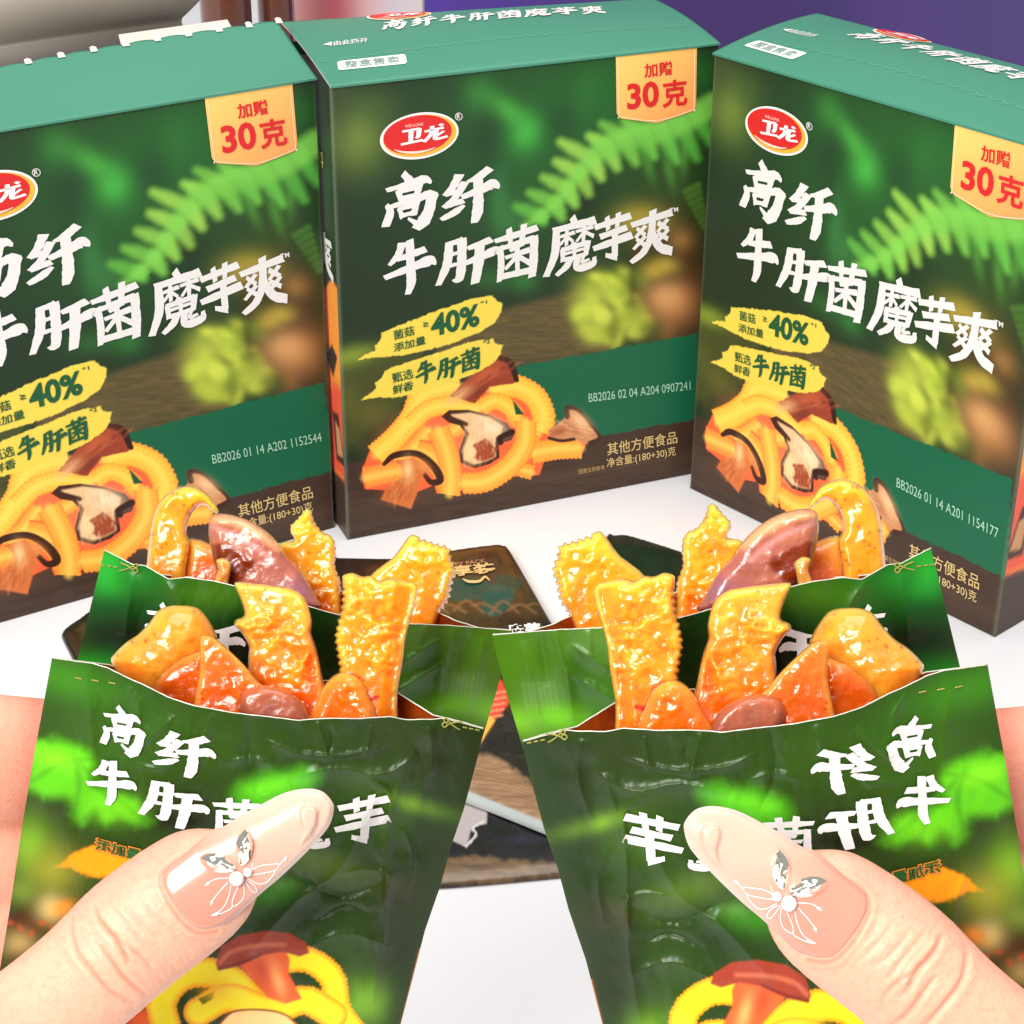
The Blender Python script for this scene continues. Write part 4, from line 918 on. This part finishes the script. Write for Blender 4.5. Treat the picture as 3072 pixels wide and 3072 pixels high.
def contents(sd, who):
    fp = f"in the {who} hand's front pouch"; rp = f"in the {who} hand's rear pouch"
    # --- rear pouch
    food(sd, 'konjac_strip', f'curled yellow konjac strip arching over the scissors mark {rp}', z4([(800, 990), (850, 875), (930, 818), (1010, 806), (1080, 835), (1120, 880), (1152, 935), (1135, 948), (1075, 905), (1030, 925), (990, 990), (985, 1060), (1005, 1110), (985, 1240), (970, 1360), (870, 1370), (780, 1260), (775, 1190)]), .344, .0034, 15, ((246, 180, 32), (220, 136, 24)), specks=18, seed=3, bump=.0004)
    food(sd, 'konjac_chunk', f'orange konjac lump beside the pink mushroom slice {rp}', z4([(985, 1100), (1040, 1085), (1110, 1110), (1200, 1150), (1230, 1300), (1130, 1400), (980, 1390), (960, 1290)]), .3455, .003, 22, ((236, 150, 56), (206, 74, 18)), seed=5, specks=4)
    def mcol(p):
        p.line(z4([(1120, 985), (1250, 985), (1380, 1050), (1470, 1130)]), [6, 13, 13, 8], (222, 158, 112), soft=6)
        p.line(z4([(1125, 1020), (1230, 1060), (1350, 1130), (1430, 1200)]), 5, (214, 146, 138), soft=5, a=.8)
        p.poly(z4([(1110, 1100), (1190, 1120), (1300, 1180), (1370, 1215), (1320, 1250), (1280, 1300), (1190, 1300), (1120, 1200)]), (124, 40, 8), soft=4, jag=6)
        p.blob(*z4([(1590, 1350)])[0], 30, 22, (150, 96, 112), .85)
    food(sd, 'mushroom_slice', f'glossy pink brown mushroom slice leaning out over the rim {rp}', z4([(1098, 1040), (1112, 965), (1180, 950), (1300, 980), (1400, 1040), (1470, 1110), (1520, 1180), (1600, 1270), (1665, 1390), (1700, 1440), (1620, 1460), (1500, 1420), (1330, 1390), (1220, 1330), (1140, 1250), (1110, 1130)]), .336, .0032, 26, ((194, 112, 72), (168, 94, 84)), M_mush, seed=8, bump=.0004, dark=mcol, cat_='mushroom slice', extra=lambda x, y: .0012 * np.exp(-(segdist(x, y, np.array(z4([(1130, 975), (1300, 990), (1480, 1130)])))[0] / 9) ** 2))
    food(sd, 'konjac_scrap', f'small pale drip shaped scrap hanging below the mushroom slice {rp}', z4([(1140, 1195), (1180, 1185), (1215, 1210), (1215, 1250), (1195, 1340), (1165, 1365), (1130, 1345), (1128, 1310), (1150, 1250)]), .3312, .0014, 9, ((232, 142, 74), (220, 112, 44)), seed=9, h=2.6)
    food(sd, 'konjac_chunk', f'ragged yellow konjac piece with a thin spiky top {rp}', z4([(1535, 1010), (1560, 985), (1590, 950), (1610, 925), (1640, 935), (1650, 975), (1690, 1040), (1755, 1075), (1770, 1160), (1765, 1230), (1795, 1310), (1795, 1400), (1790, 1560), (1640, 1560), (1560, 1400), (1500, 1200), (1470, 1110), (1550, 1090), (1530, 1050)]), .344, .0024, 10, ((255, 194, 44), (236, 108, 12)), sm=3, seed=12, jag=[(0, .45, 1.6, 11)], bump=.0007, specks=4)
    food(sd, 'konjac_strip', f'ruffled yellow konjac slice leaning right at the end {rp}', z5([(440, 1340), (512, 1245), (560, 1262), (640, 1290), (690, 1305), (700, 1350), (722, 1410), (705, 1470), (690, 1540), (650, 1600), (610, 1690), (540, 1760), (430, 1780), (330, 1700), (300, 1500), (330, 1430), (390, 1380)]), .342, .0030, 12, YEL, jag=[(.1, .42, 4.2, 13)], bump=.0007, bs=22, seed=15, specks=5, sm=4)
    # --- front pouch
    food(sd, 'konjac_chunk', f'big smooth amber konjac roll near the outer corner {fp}', i2_([(920, 1060), (945, 1000), (1040, 905), (1150, 830), (1250, 720), (1310, 640), (1400, 602), (1540, 598), (1640, 620), (1700, 680), (1770, 790), (1800, 900), (1700, 1050), (1560, 1250), (1480, 1420), (1350, 1460), (1150, 1340), (1000, 1200)]), .3105, .0048, 60, ((246, 172, 56), (228, 116, 18)), bump=.0005, bs=40, seed=21, specks=12, lean=(2e-5, 0))
    food(sd, 'konjac_chunk', f'dark orange saucy lump low behind the rim {fp}', i2_([(1250, 1250), (1400, 1080), (1560, 1000), (1700, 1000), (1760, 1300), (1760, 1560), (1300, 1560)]), .308, .003, 24, DEE, seed=23, bump=.0009)
    food(sd, 'konjac_chunk', f'flat deep orange konjac triangle in the middle {fp}', i1([(428, 900), (470, 872), (520, 885), (620, 970), (720, 1070), (790, 1160), (900, 1260), (920, 1460), (640, 1480), (385, 1440), (395, 1280), (430, 1090)]), .3015, .0018, 8, ((236, 122, 26), (216, 84, 8)), seed=25, bump=.0005, bs=44, specks=5, sm=3)
    food(sd, 'konjac_chunk', f'crumpled golden konjac piece standing in the middle {fp}', i1([(650, 545), (680, 528), (760, 535), (900, 552), (1010, 570), (1080, 610), (1118, 660), (1150, 780), (1145, 860), (1180, 960), (1220, 1150), (1250, 1260), (1240, 1450), (900, 1450), (750, 1250), (740, 1000), (745, 950), (700, 860), (650, 810), (660, 770), (715, 740), (690, 640)]), .3095, .0030, 12, ((252, 184, 56), (232, 90, 6)), bump=.0016, bs=38, seed=31, specks=3, sm=3)
    food(sd, 'mushroom_slice', f'small shiny brown mushroom bit lying on the rim {fp}', i1([(700, 1240), (790, 1195), (900, 1200), (1010, 1240), (1090, 1310), (1130, 1400), (1120, 1460), (800, 1450), (680, 1360)]), .3000, .0022, 20, ((186, 96, 50), (150, 76, 58)), M_mush, seed=33, bump=.0006, cat_='mushroom slice')
    food(sd, 'konjac_chunk', f'red orange lump at the foot of the ruffled strip {fp}', i1([(1110, 1420), (1180, 1300), (1240, 1180), (1330, 1110), (1440, 1130), (1520, 1250), (1560, 1460), (1150, 1480)]), .3045, .003, 22, ((246, 138, 26), (230, 88, 8)), seed=35, bump=.0011, bs=30)
    def red(p): p.line(i1([(1415, 1305), (1480, 1290), (1575, 1270)]), [3, 5.5, 4], (206, 34, 12), soft=2); p.line(i1([(1400, 1120), (1470, 1150)]), 3, (214, 70, 20), soft=3)
    food(sd, 'konjac_strip', f'tall ruffled yellow konjac strip standing upright {fp}', i1([(1345, 520), (1352, 485), (1410, 468), (1470, 492), (1530, 488), (1590, 520), (1650, 500), (1740, 520), (1825, 552), (1818, 650), (1790, 760), (1755, 880), (1735, 1050), (1700, 1250), (1680, 1480), (1400, 1480), (1340, 1260), (1335, 1150), (1310, 960), (1300, 880), (1315, 800), (1345, 680)]), .3065, .0030, 11, ((255, 192, 40), (240, 100, 6)), jag=[(.66, .99, 3.0, 13.5)], bump=.0008, bs=24, seed=41, extra=lambda x, y: -.00006 * np.maximum(x - (690 + .0 * y) + (y - 1100) * .12 - 55, 0), dark=red, specks=4, sm=3)

def hand(sd, who):
    """one hand: thumb across the front of the pouch, four fingers behind it, one continuous skin"""
    V = []; Fs = []
    def add(v, f): o = len(V); V.extend([tuple(a) for a in v]); Fs.extend([tuple(o + i for i in k) for k in f])
    def loft(secs, n=28):
        pts = []
        secs = cat(secs, 5)
        for ux, uy, lx, ly, d, fr in secs:
            a = np.linspace(0, 2 * math.pi, n, endpoint=False); cx, cy = (ux + lx) / 2, (uy + ly) / 2; hx, hy = (ux - lx) / 2, (uy - ly) / 2
            hw = math.hypot(hx, hy) * 1.59 / F * d
            pts.append(sd.P(cx + hx * np.cos(a), cy + hy * np.cos(a), d - fr * hw * np.sin(a)))
        m_ = len(pts); f = [(i * n + k, i * n + (k + 1) % n, (i + 1) * n + (k + 1) % n, (i + 1) * n + k) for i in range(m_ - 1) for k in range(n)]
        f += [tuple(range(n))[::-1], tuple(range((m_ - 1) * n, m_ * n))]
        add(np.vstack(pts), f)
    # thumb: upper and lower outline, depth of its axis, flatness
    loft([(-420, 2060, -170, 2330, .296, .8), (-260, 2010, -60, 2240, .290, .82), (-120, 1922, 20, 2122, .285, .85), (0, 1832, 142, 2012, .281, .86), (88, 1760, 240, 1930, .2795, .86), (174, 1674, 335, 1850, .279, .78), (262, 1608, 410, 1792, .279, .66), (334, 1568, 462, 1742, .279, .6), (396, 1562, 484, 1700, .2795, .55), (440, 1572, 492, 1672, .280, .5), (470, 1592, 492, 1640, .281, .4)])
    # fingers behind, rooted in the palm out of frame
    for yc, hh, x1, dz in ((1442, 138, 330, .352), (1640, 92, 380, .351), (1776, 80, 360, .349), (1890, 70, 300, .346)):
        loft([(-520, yc + 60 - hh, -500, yc + 60 + hh, dz - .016, .85), (-300, yc + 10 - hh * 1.05, -300, yc + 10 + hh * 1.05, dz - .004, .85), (-90, yc - hh, -80, yc + hh, dz, .85), (90, yc - hh * .9, 90, yc + hh * .95, dz + .008, .85), (x1 * .75, yc - hh * .8, x1 * .75, yc + hh * .85, dz + .014, .8), (x1, yc - hh * .5, x1, yc + hh * .5, dz + .015, .7)])
    # palm
    loft([(-380, 1330, -330, 1900, .336, .2), (-520, 1330, -440, 2100, .325, .35), (-640, 1420, -520, 2300, .318, .4), (-760, 1600, -640, 2420, .316, .4), (-900, 1800, -800, 2560, .316, .36)])
    me = bpy.data.meshes.new('tmp'); me.from_pydata(V, [], Fs); me.update()
    ob = bpy.data.objects.new('tmp', me); COL.objects.link(ob)
    rm = ob.modifiers.new('r', 'REMESH'); rm.mode = 'VOXEL'; rm.voxel_size = .0006
    sm = ob.modifiers.new('s', 'SMOOTH'); sm.factor = .5; sm.iterations = 12
    bpy.context.view_layer.update(); dg = bpy.context.evaluated_depsgraph_get()
    hm = bpy.data.meshes.new_from_object(ob.evaluated_get(dg)); bpy.data.objects.remove(ob); bpy.data.meshes.remove(me)
    import bmesh
    bm = bmesh.new(); bm.from_mesh(hm); vc = np.array([v.co[:] for v in bm.verts]); q = sd.inv(vc); dp = (vc - CPOS) @ _fw * (1.077 if sd.right else 1)
    okv = (q[:, 0] > 60) & (q[:, 0] < 470) & (dp < .2815); bm.verts.ensure_lookup_table()
    bmesh.ops.subdivide_edges(bm, edges=[e for e in bm.edges if okv[e.verts[0].index] and okv[e.verts[1].index]], cuts=2, use_grid_fill=True, smooth=0)
    bm.to_mesh(hm); bm.free()
    n = len(hm.vertices); co = np.empty(n * 3); hm.vertices.foreach_get('co', co); co = co.reshape(-1, 3); nr = np.empty(n * 3); hm.vertices.foreach_get('normal', nr); nr = nr.reshape(-1, 3)
    q = sd.inv(co); x, y = q.T
    facing = np.clip(-(nr @ (_fw)), 0, 1); dep = (co - CPOS) @ _fw * (1.077 if sd.right else 1)
    th = (dep < .2845) & (facing > .0)
    cr = [([(136, 1725), (136, 1763), (145, 1795), (166, 1824), (187, 1848), (214, 1875), (257, 1894)], .0005, 5), ([(178, 1709), (185, 1731), (203, 1755), (219, 1771), (235, 1800), (246, 1819)], .0007, 4.5), ([(187, 1782), (209, 1811), (241, 1851), (278, 1878)], .0005, 4.5), ([(226, 1776), (262, 1800), (290, 1834)], .0003, 4), ([(230, 1700), (262, 1740), (300, 1770)], .0002, 5), ([(205, 1700), (240, 1745), (275, 1790)], .0002, 4), ([(262, 1690), (300, 1735), (340, 1770)], .00015, 4)]
    dis = np.zeros(n); red = np.zeros(n)
    for pts, a, wd in cr:
        c = cat(np.array(pts, float), 6); dd, ix = segdist(x, y, c); f = np.sin(math.pi * np.clip(ix / (len(c) - 1), 0, 1)) ** .5
        dis -= .6 * a * f * np.exp(-(dd / wd) ** 2); dis += a * .28 * f * np.exp(-((dd - wd * 2.6) / (wd * 1.6)) ** 2); red = np.maximum(red, f * np.exp(-(dd / (wd * .8)) ** 2) * a / .0007)
    # nail fold round the cuticle
    cut = cat(np.array([(380, 1604), (340, 1618), (312, 1638), (303, 1661), (309, 1685), (328, 1718), (352, 1747), (378, 1760), (410, 1756)], float), 6); dd, _ = segdist(x, y, cut)
    dis += .00022 * np.exp(-((dd - 7) / 6) ** 2)
    al = (x * .82 - y * .57); ac = (x * .57 + y * .82)
    dis += .00016 * (fbm(x / 18, y / 18, 2) - .5) + .00012 * (fbm(al / 3.2, ac / 34, 12) - .5) * np.exp(-((al - (-790)) / 90) ** 2)
    co = co + nr * (dis * th)[:, None]
    C = np.tile(lin((238, 182, 154)), (n, 1)); nz = fbm(x / 60, y / 60, 4)[:, None]; C = C * (1 - .25 * nz) + lin((226, 148, 122)) * .25 * nz
    up = np.clip((1700 - .62 * (x - 150) - y) / 120 + .55, 0, 1)[:, None] * th[:, None]; C = C * (1 - .55 * up) + lin((212, 126, 118)) * .55 * up
    C = C * (1 - .55 * (red * th)[:, None]) + lin((206, 96, 66)) * .55 * (red * th)[:, None]
    nb = (np.exp(-(dd / 5) ** 2) * th)[:, None] * .5; C = C * (1 - nb) + lin((222, 130, 100)) * nb
    spk = np.clip(fbm(x / 9, y / 9, 14) * 2 - .9, 0, 1)[:, None] * .35; C = C * (1 - spk) + lin((222, 132, 108)) * spk
    shade_red = (np.exp(-((x - 75) / 38) ** 2) * (dep > .325))[:, None] * .5; C = C * (1 - shade_red) + lin((206, 84, 74)) * shade_red  # red shading beside the pouch edge, painted into the finger skin colour
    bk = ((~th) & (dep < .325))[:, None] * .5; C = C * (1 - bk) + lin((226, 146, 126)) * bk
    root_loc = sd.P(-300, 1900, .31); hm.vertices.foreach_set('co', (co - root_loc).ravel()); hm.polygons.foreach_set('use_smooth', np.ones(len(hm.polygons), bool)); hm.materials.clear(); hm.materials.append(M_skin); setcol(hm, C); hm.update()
    h = bpy.data.objects.new('hand', hm); COL.objects.link(h); h.location = root_loc
    tag(h, f'{who} hand gripping two open pouches, thumb with a long jewelled almond nail in front', 'hand', 'hands holding the pouches')
    # nail
    img5 = lambda p: [(314.5 + .1953 * a, 1446.5 + .1953 * b) for a, b in p]
    no = cat(np.array([(340, 1617), (372, 1590), (400, 1566), (424, 1558), (451, 1540), (490, 1519), (529, 1499), (559, 1490), (588, 1488), (611, 1495), (627, 1513), (630, 1528), (621, 1558), (598, 1587), (568, 1618), (529, 1655), (498, 1681), (470, 1706), (440, 1734), (410, 1753), (378, 1757), (353, 1745), (329, 1716), (310, 1684), (304, 1661), (313, 1638)], float), 4, True)
    no = resample(no, 3.2)
    ax0 = np.array([320., 1680]); axd = np.array([.875, -.484])
    def nd(x, y):
        dd, _ = segdist(x, y, no, True); a = (x - ax0[0]) * axd[0] + (y - ax0[1]) * axd[1]
        b_ = (x - ax0[0]) * .484 + (y - ax0[1]) * .875 - np.interp(a, [0, 80, 130, 350], [25, 16, 15, 8])
        W_ = np.interp(a, [-40, 4, 80, 129, 200, 300, 360], [120, 118, 109, 101, 92, 78, 70]); F_ = np.interp(a, [-40, 4, 80, 129, 200, 300, 360], [.0058, .0056, .0053, .005, .0045, .0036, .0028])
        dome = F_ * np.sqrt(np.maximum(1 - np.minimum(np.abs(b_) / W_, 1) ** 2, 0)) + .0007 * sst(0, 10, dd)
        sw = np.array(img5([(1270, 440), (1300, 385), (1370, 362), (1440, 380), (1474, 430), (1460, 560), (1400, 680), (1260, 790), (1290, 700), (1310, 600), (1280, 520)]))
        ds, _ = segdist(x, y, sw, True); ds = np.where(inside(x, y, sw), ds, 0); bump = .0008 * sst(0, 7, ds)
        return .2789 - dome - bump
    Vn, Fn = cdt(no, 3.2); x, y = Vn.T; d = nd(x, y)
    a = (x - ax0[0]) * axd[0] + (y - ax0[1]) * axd[1]; t = sst(60, 250, a)[:, None]
    Cn = lin((228, 150, 130)) * (1 - t) + lin((224, 180, 160)) * t
    e = np.exp(-segdist(x, y, no, True)[0] / 6)[:, None] * t * .6; Cn = Cn * (1 - e) + lin((242, 228, 220)) * e
    fV = sd.P(x, y, d) - root_loc; bV = sd.P(x, y, d + .0007) - root_loc; nb_ = len(no); n = len(x)
    rim = [(i, (i + 1) % nb_, n + (i + 1) % nb_, n + i) for i in range(nb_)]
    nail = mesh('thumb_nail', np.vstack([fV, bV]), [tuple(f) for f in Fn] + [tuple(n + i for i in f[::-1]) for f in Fn] + rim, M_nail, h, np.vstack([Cn, Cn]))
    import bmesh
    bm = bmesh.new(); bm.from_mesh(nail.data); bmesh.ops.recalc_face_normals(bm, faces=bm.faces); bm.to_mesh(nail.data); bm.free()
    # rhinestones: faceted marquise stones
    for cx, cy, hl, hw, an in ((460, 1600, 38, 18.5, math.radians(-84)), (412, 1629, 39, 20, math.radians(16))):
        V = []; k = 14; rj = random.Random(int(cx)); cd = nd(np.array([cx]), np.array([cy]))[0]
        for sc, hz in ((1, 0), (.88, .0009), (.62, .0017), (.3, .0022)):
            for i in range(k):
                tt = 2 * math.pi * (i + (.5 if sc in (.62,) else 0)) / k; u = math.cos(tt) * hl * sc; v = np.sign(math.sin(tt)) * abs(math.sin(tt)) ** 1.25 * hw * sc
                X = cx + u * math.cos(an) - v * math.sin(an); Y = cy + u * math.sin(an) + v * math.cos(an)
                V.append(sd.P(X, Y, cd + .0004 - hz - rj.uniform(-.0003, .0003) * (sc < .95)) - root_loc)
        f = []
        for r in range(3):
            for i in range(k): f += [(r * k + i, r * k + (i + 1) % k, (r + 1) * k + i), (r * k + (i + 1) % k, (r + 1) * k + (i + 1) % k, (r + 1) * k + i)]
        V.append(sd.P(cx, cy, cd - .0021) - root_loc); f += [(3 * k + i, 3 * k + (i + 1) % k, 4 * k) for i in range(k)]
        mesh('rhinestone', V, f, M_gem, nail, smooth=False)
    for cx, cy, r in ((446, 1658, 14), (467, 1646, 8.5)):
        c0 = sd.P(cx, cy, nd(np.array([cx]), np.array([cy]))[0] - r * .00004) - root_loc; rr = r * .000075; V = []; f = []; nu, nv_ = 16, 10
        for j in range(nv_ + 1):
            for i in range(nu):
                b_ = math.pi * j / nv_; a_ = 2 * math.pi * i / nu; V.append(c0 + rr * np.array([math.sin(b_) * math.cos(a_), math.sin(b_) * math.sin(a_), math.cos(b_)]))
        f = [(j * nu + i, j * nu + (i + 1) % nu, (j + 1) * nu + (i + 1) % nu, (j + 1) * nu + i) for j in range(nv_) for i in range(nu)]
        mesh('pearl', V, f, M_pearl, nail)
    V = []; f = []
    for pts in ([(800, 1010), (900, 960), (1000, 945), (1080, 942), (1050, 1000), (930, 1030), (800, 1050)], [(780, 1080), (880, 1130), (960, 1120), (1020, 1060), (1050, 1010)], [(750, 1100), (820, 1200), (870, 1210), (850, 1150), (770, 1095)], [(740, 1120), (750, 1220), (720, 1300), (640, 1350), (640, 1280), (690, 1160)], [(620, 1150), (600, 1250), (540, 1370), (430, 1440)], [(430, 1440), (520, 1420), (620, 1370), (640, 1330)], [(590, 1120), (500, 1220), (440, 1300), (425, 1340)], [(600, 1075), (500, 1080), (440, 1100), (370, 1150)], [(1080, 960), (1120, 915), (1160, 880)], [(820, 990), (835, 930)]):
        q = cat(np.array(img5(pts)), 6); tv, tf = tube(sd.P(q[:, 0], q[:, 1], nd(q[:, 0], q[:, 1])) - root_loc, np.full(len(q), .00009), 6); o = len(V); V += tv; f += [tuple(o + i for i in k) for k in tf]
    for a_, b_ in (((430, 1330), (445, 1290)), ((372, 1148), (430, 1110)), ((1130, 915), (1162, 868)), ((440, 1436), (520, 1412))):
        q = np.array(img5([a_, ((a_[0] + b_[0]) / 2, (a_[1] + b_[1]) / 2), b_])); tv, tf = tube(sd.P(q[:, 0], q[:, 1], nd(q[:, 0], q[:, 1])) - root_loc, np.array([.00008, .00026, .00008]), 8); o = len(V); V += tv; f += [tuple(o + i for i in k) for k in tf]
    mesh('nail_painting', V, f, M_white, nail)
    return h

for right in (False, True):
    sd = Side(right); who = 'right' if right else 'left'
    pouch(sd, True, f"front green pouch held by the {who} hand, title " + ('mirrored' if right else 'reading normally') + ", its top torn off")
    pouch(sd, False, f"rear green pouch in the {who} hand, standing behind the front one")
    contents(sd, who)
    hand(sd, who)

# ------------------------------------------------------------------ what stands behind the cartons
def slab(name, label, cat_, a, b, h, th, m_, col=None):
    """an upright board or box between two floor points"""
    a = np.array(a); b = np.array(b); d = (b - a) / np.linalg.norm(b - a); n = np.array([-d[1], d[0]]) * th; r = .004
    nx = 40; t = np.linspace(0, 1, nx); V = []
    for z in (0.0004, h):
        for k in (0, 1):
            for s_ in t: q = a + (b - a) * s_ + n * k; V.append((q[0], q[1], z))
    Fs = [(i, i + 1, 2 * nx + i + 1, 2 * nx + i) for i in range(nx - 1)] + [(nx + i + 1, nx + i, 3 * nx + i, 3 * nx + i + 1) for i in range(nx - 1)] + [(2 * nx + i, 2 * nx + i + 1, 3 * nx + i + 1, 3 * nx + i) for i in range(nx - 1)] + [(0, 2 * nx, 3 * nx, nx), (nx - 1, 2 * nx - 1, 4 * nx - 1, 3 * nx - 1)]
    C = None
    if col is not None: c = np.array([lin(col(s_)) for s_ in t]); C = np.vstack([c] * 4)
    o = mesh(name, V, Fs, m_, None, C, smooth=False); return tag(o, label, cat_)
M_bg = mat('background_print', vcol=True, rough=.35)
def pcol(s_): return tuple(np.array((74, 58, 116)) * (.82 + .3 * vn(s_ * 9, 0, 3)) + np.array((8, 0, 40)) * max(0, .25 - s_) * 3)
slab('purple_board', 'deep purple board standing behind the middle and right cartons', 'board', (-.050, 1.08), (.42, 1.04), .32, .03, M_bg, pcol)
def kcol(s_):
    c = [(228, 200, 190), (226, 150, 150), (214, 110, 120), (226, 180, 180), (206, 196, 206), (226, 214, 206)]; x = s_ * 4.99; i = int(x); f = x - i
    return tuple(np.array(c[i]) * (1 - f) + np.array(c[i + 1]) * f)
slab('pink_package', 'pale pink package with blurred stripes behind the left and middle cartons', 'package', (-.132, 1.10), (-.052, 1.10), .32, .03, M_bg, kcol)
M_brown = mat('brown_glass', (112, 60, 40), rough=.15, coat=.6)
def bottle(x, y, r, h):
    V = []; Fs = []; n = 28; prof = [(0, .0004), (r, .0004), (r, h * .72), (r * .8, h * .8), (r * .4, h * .86), (r * .4, h), (0, h)]
    for rr, z in prof:
        for k in range(n): a = 2 * math.pi * k / n; V.append((rr * math.cos(a), rr * math.sin(a), z))
    Fs = [(j * n + k, j * n + (k + 1) % n, (j + 1) * n + (k + 1) % n, (j + 1) * n + k) for j in range(len(prof) - 1) for k in range(n)]
    o = mesh('brown_bottle', V, Fs, M_brown); o.location = (x, y, 0); return o
tag(bottle(-.147, 1.0, .013, .34), 'wider brown glass bottle behind the raised silver lid', 'bottle', 'brown bottles behind the cartons')
tag(bottle(-.124, 1.02, .0095, .34), 'slimmer brown glass bottle beside the pink package', 'bottle', 'brown bottles behind the cartons')
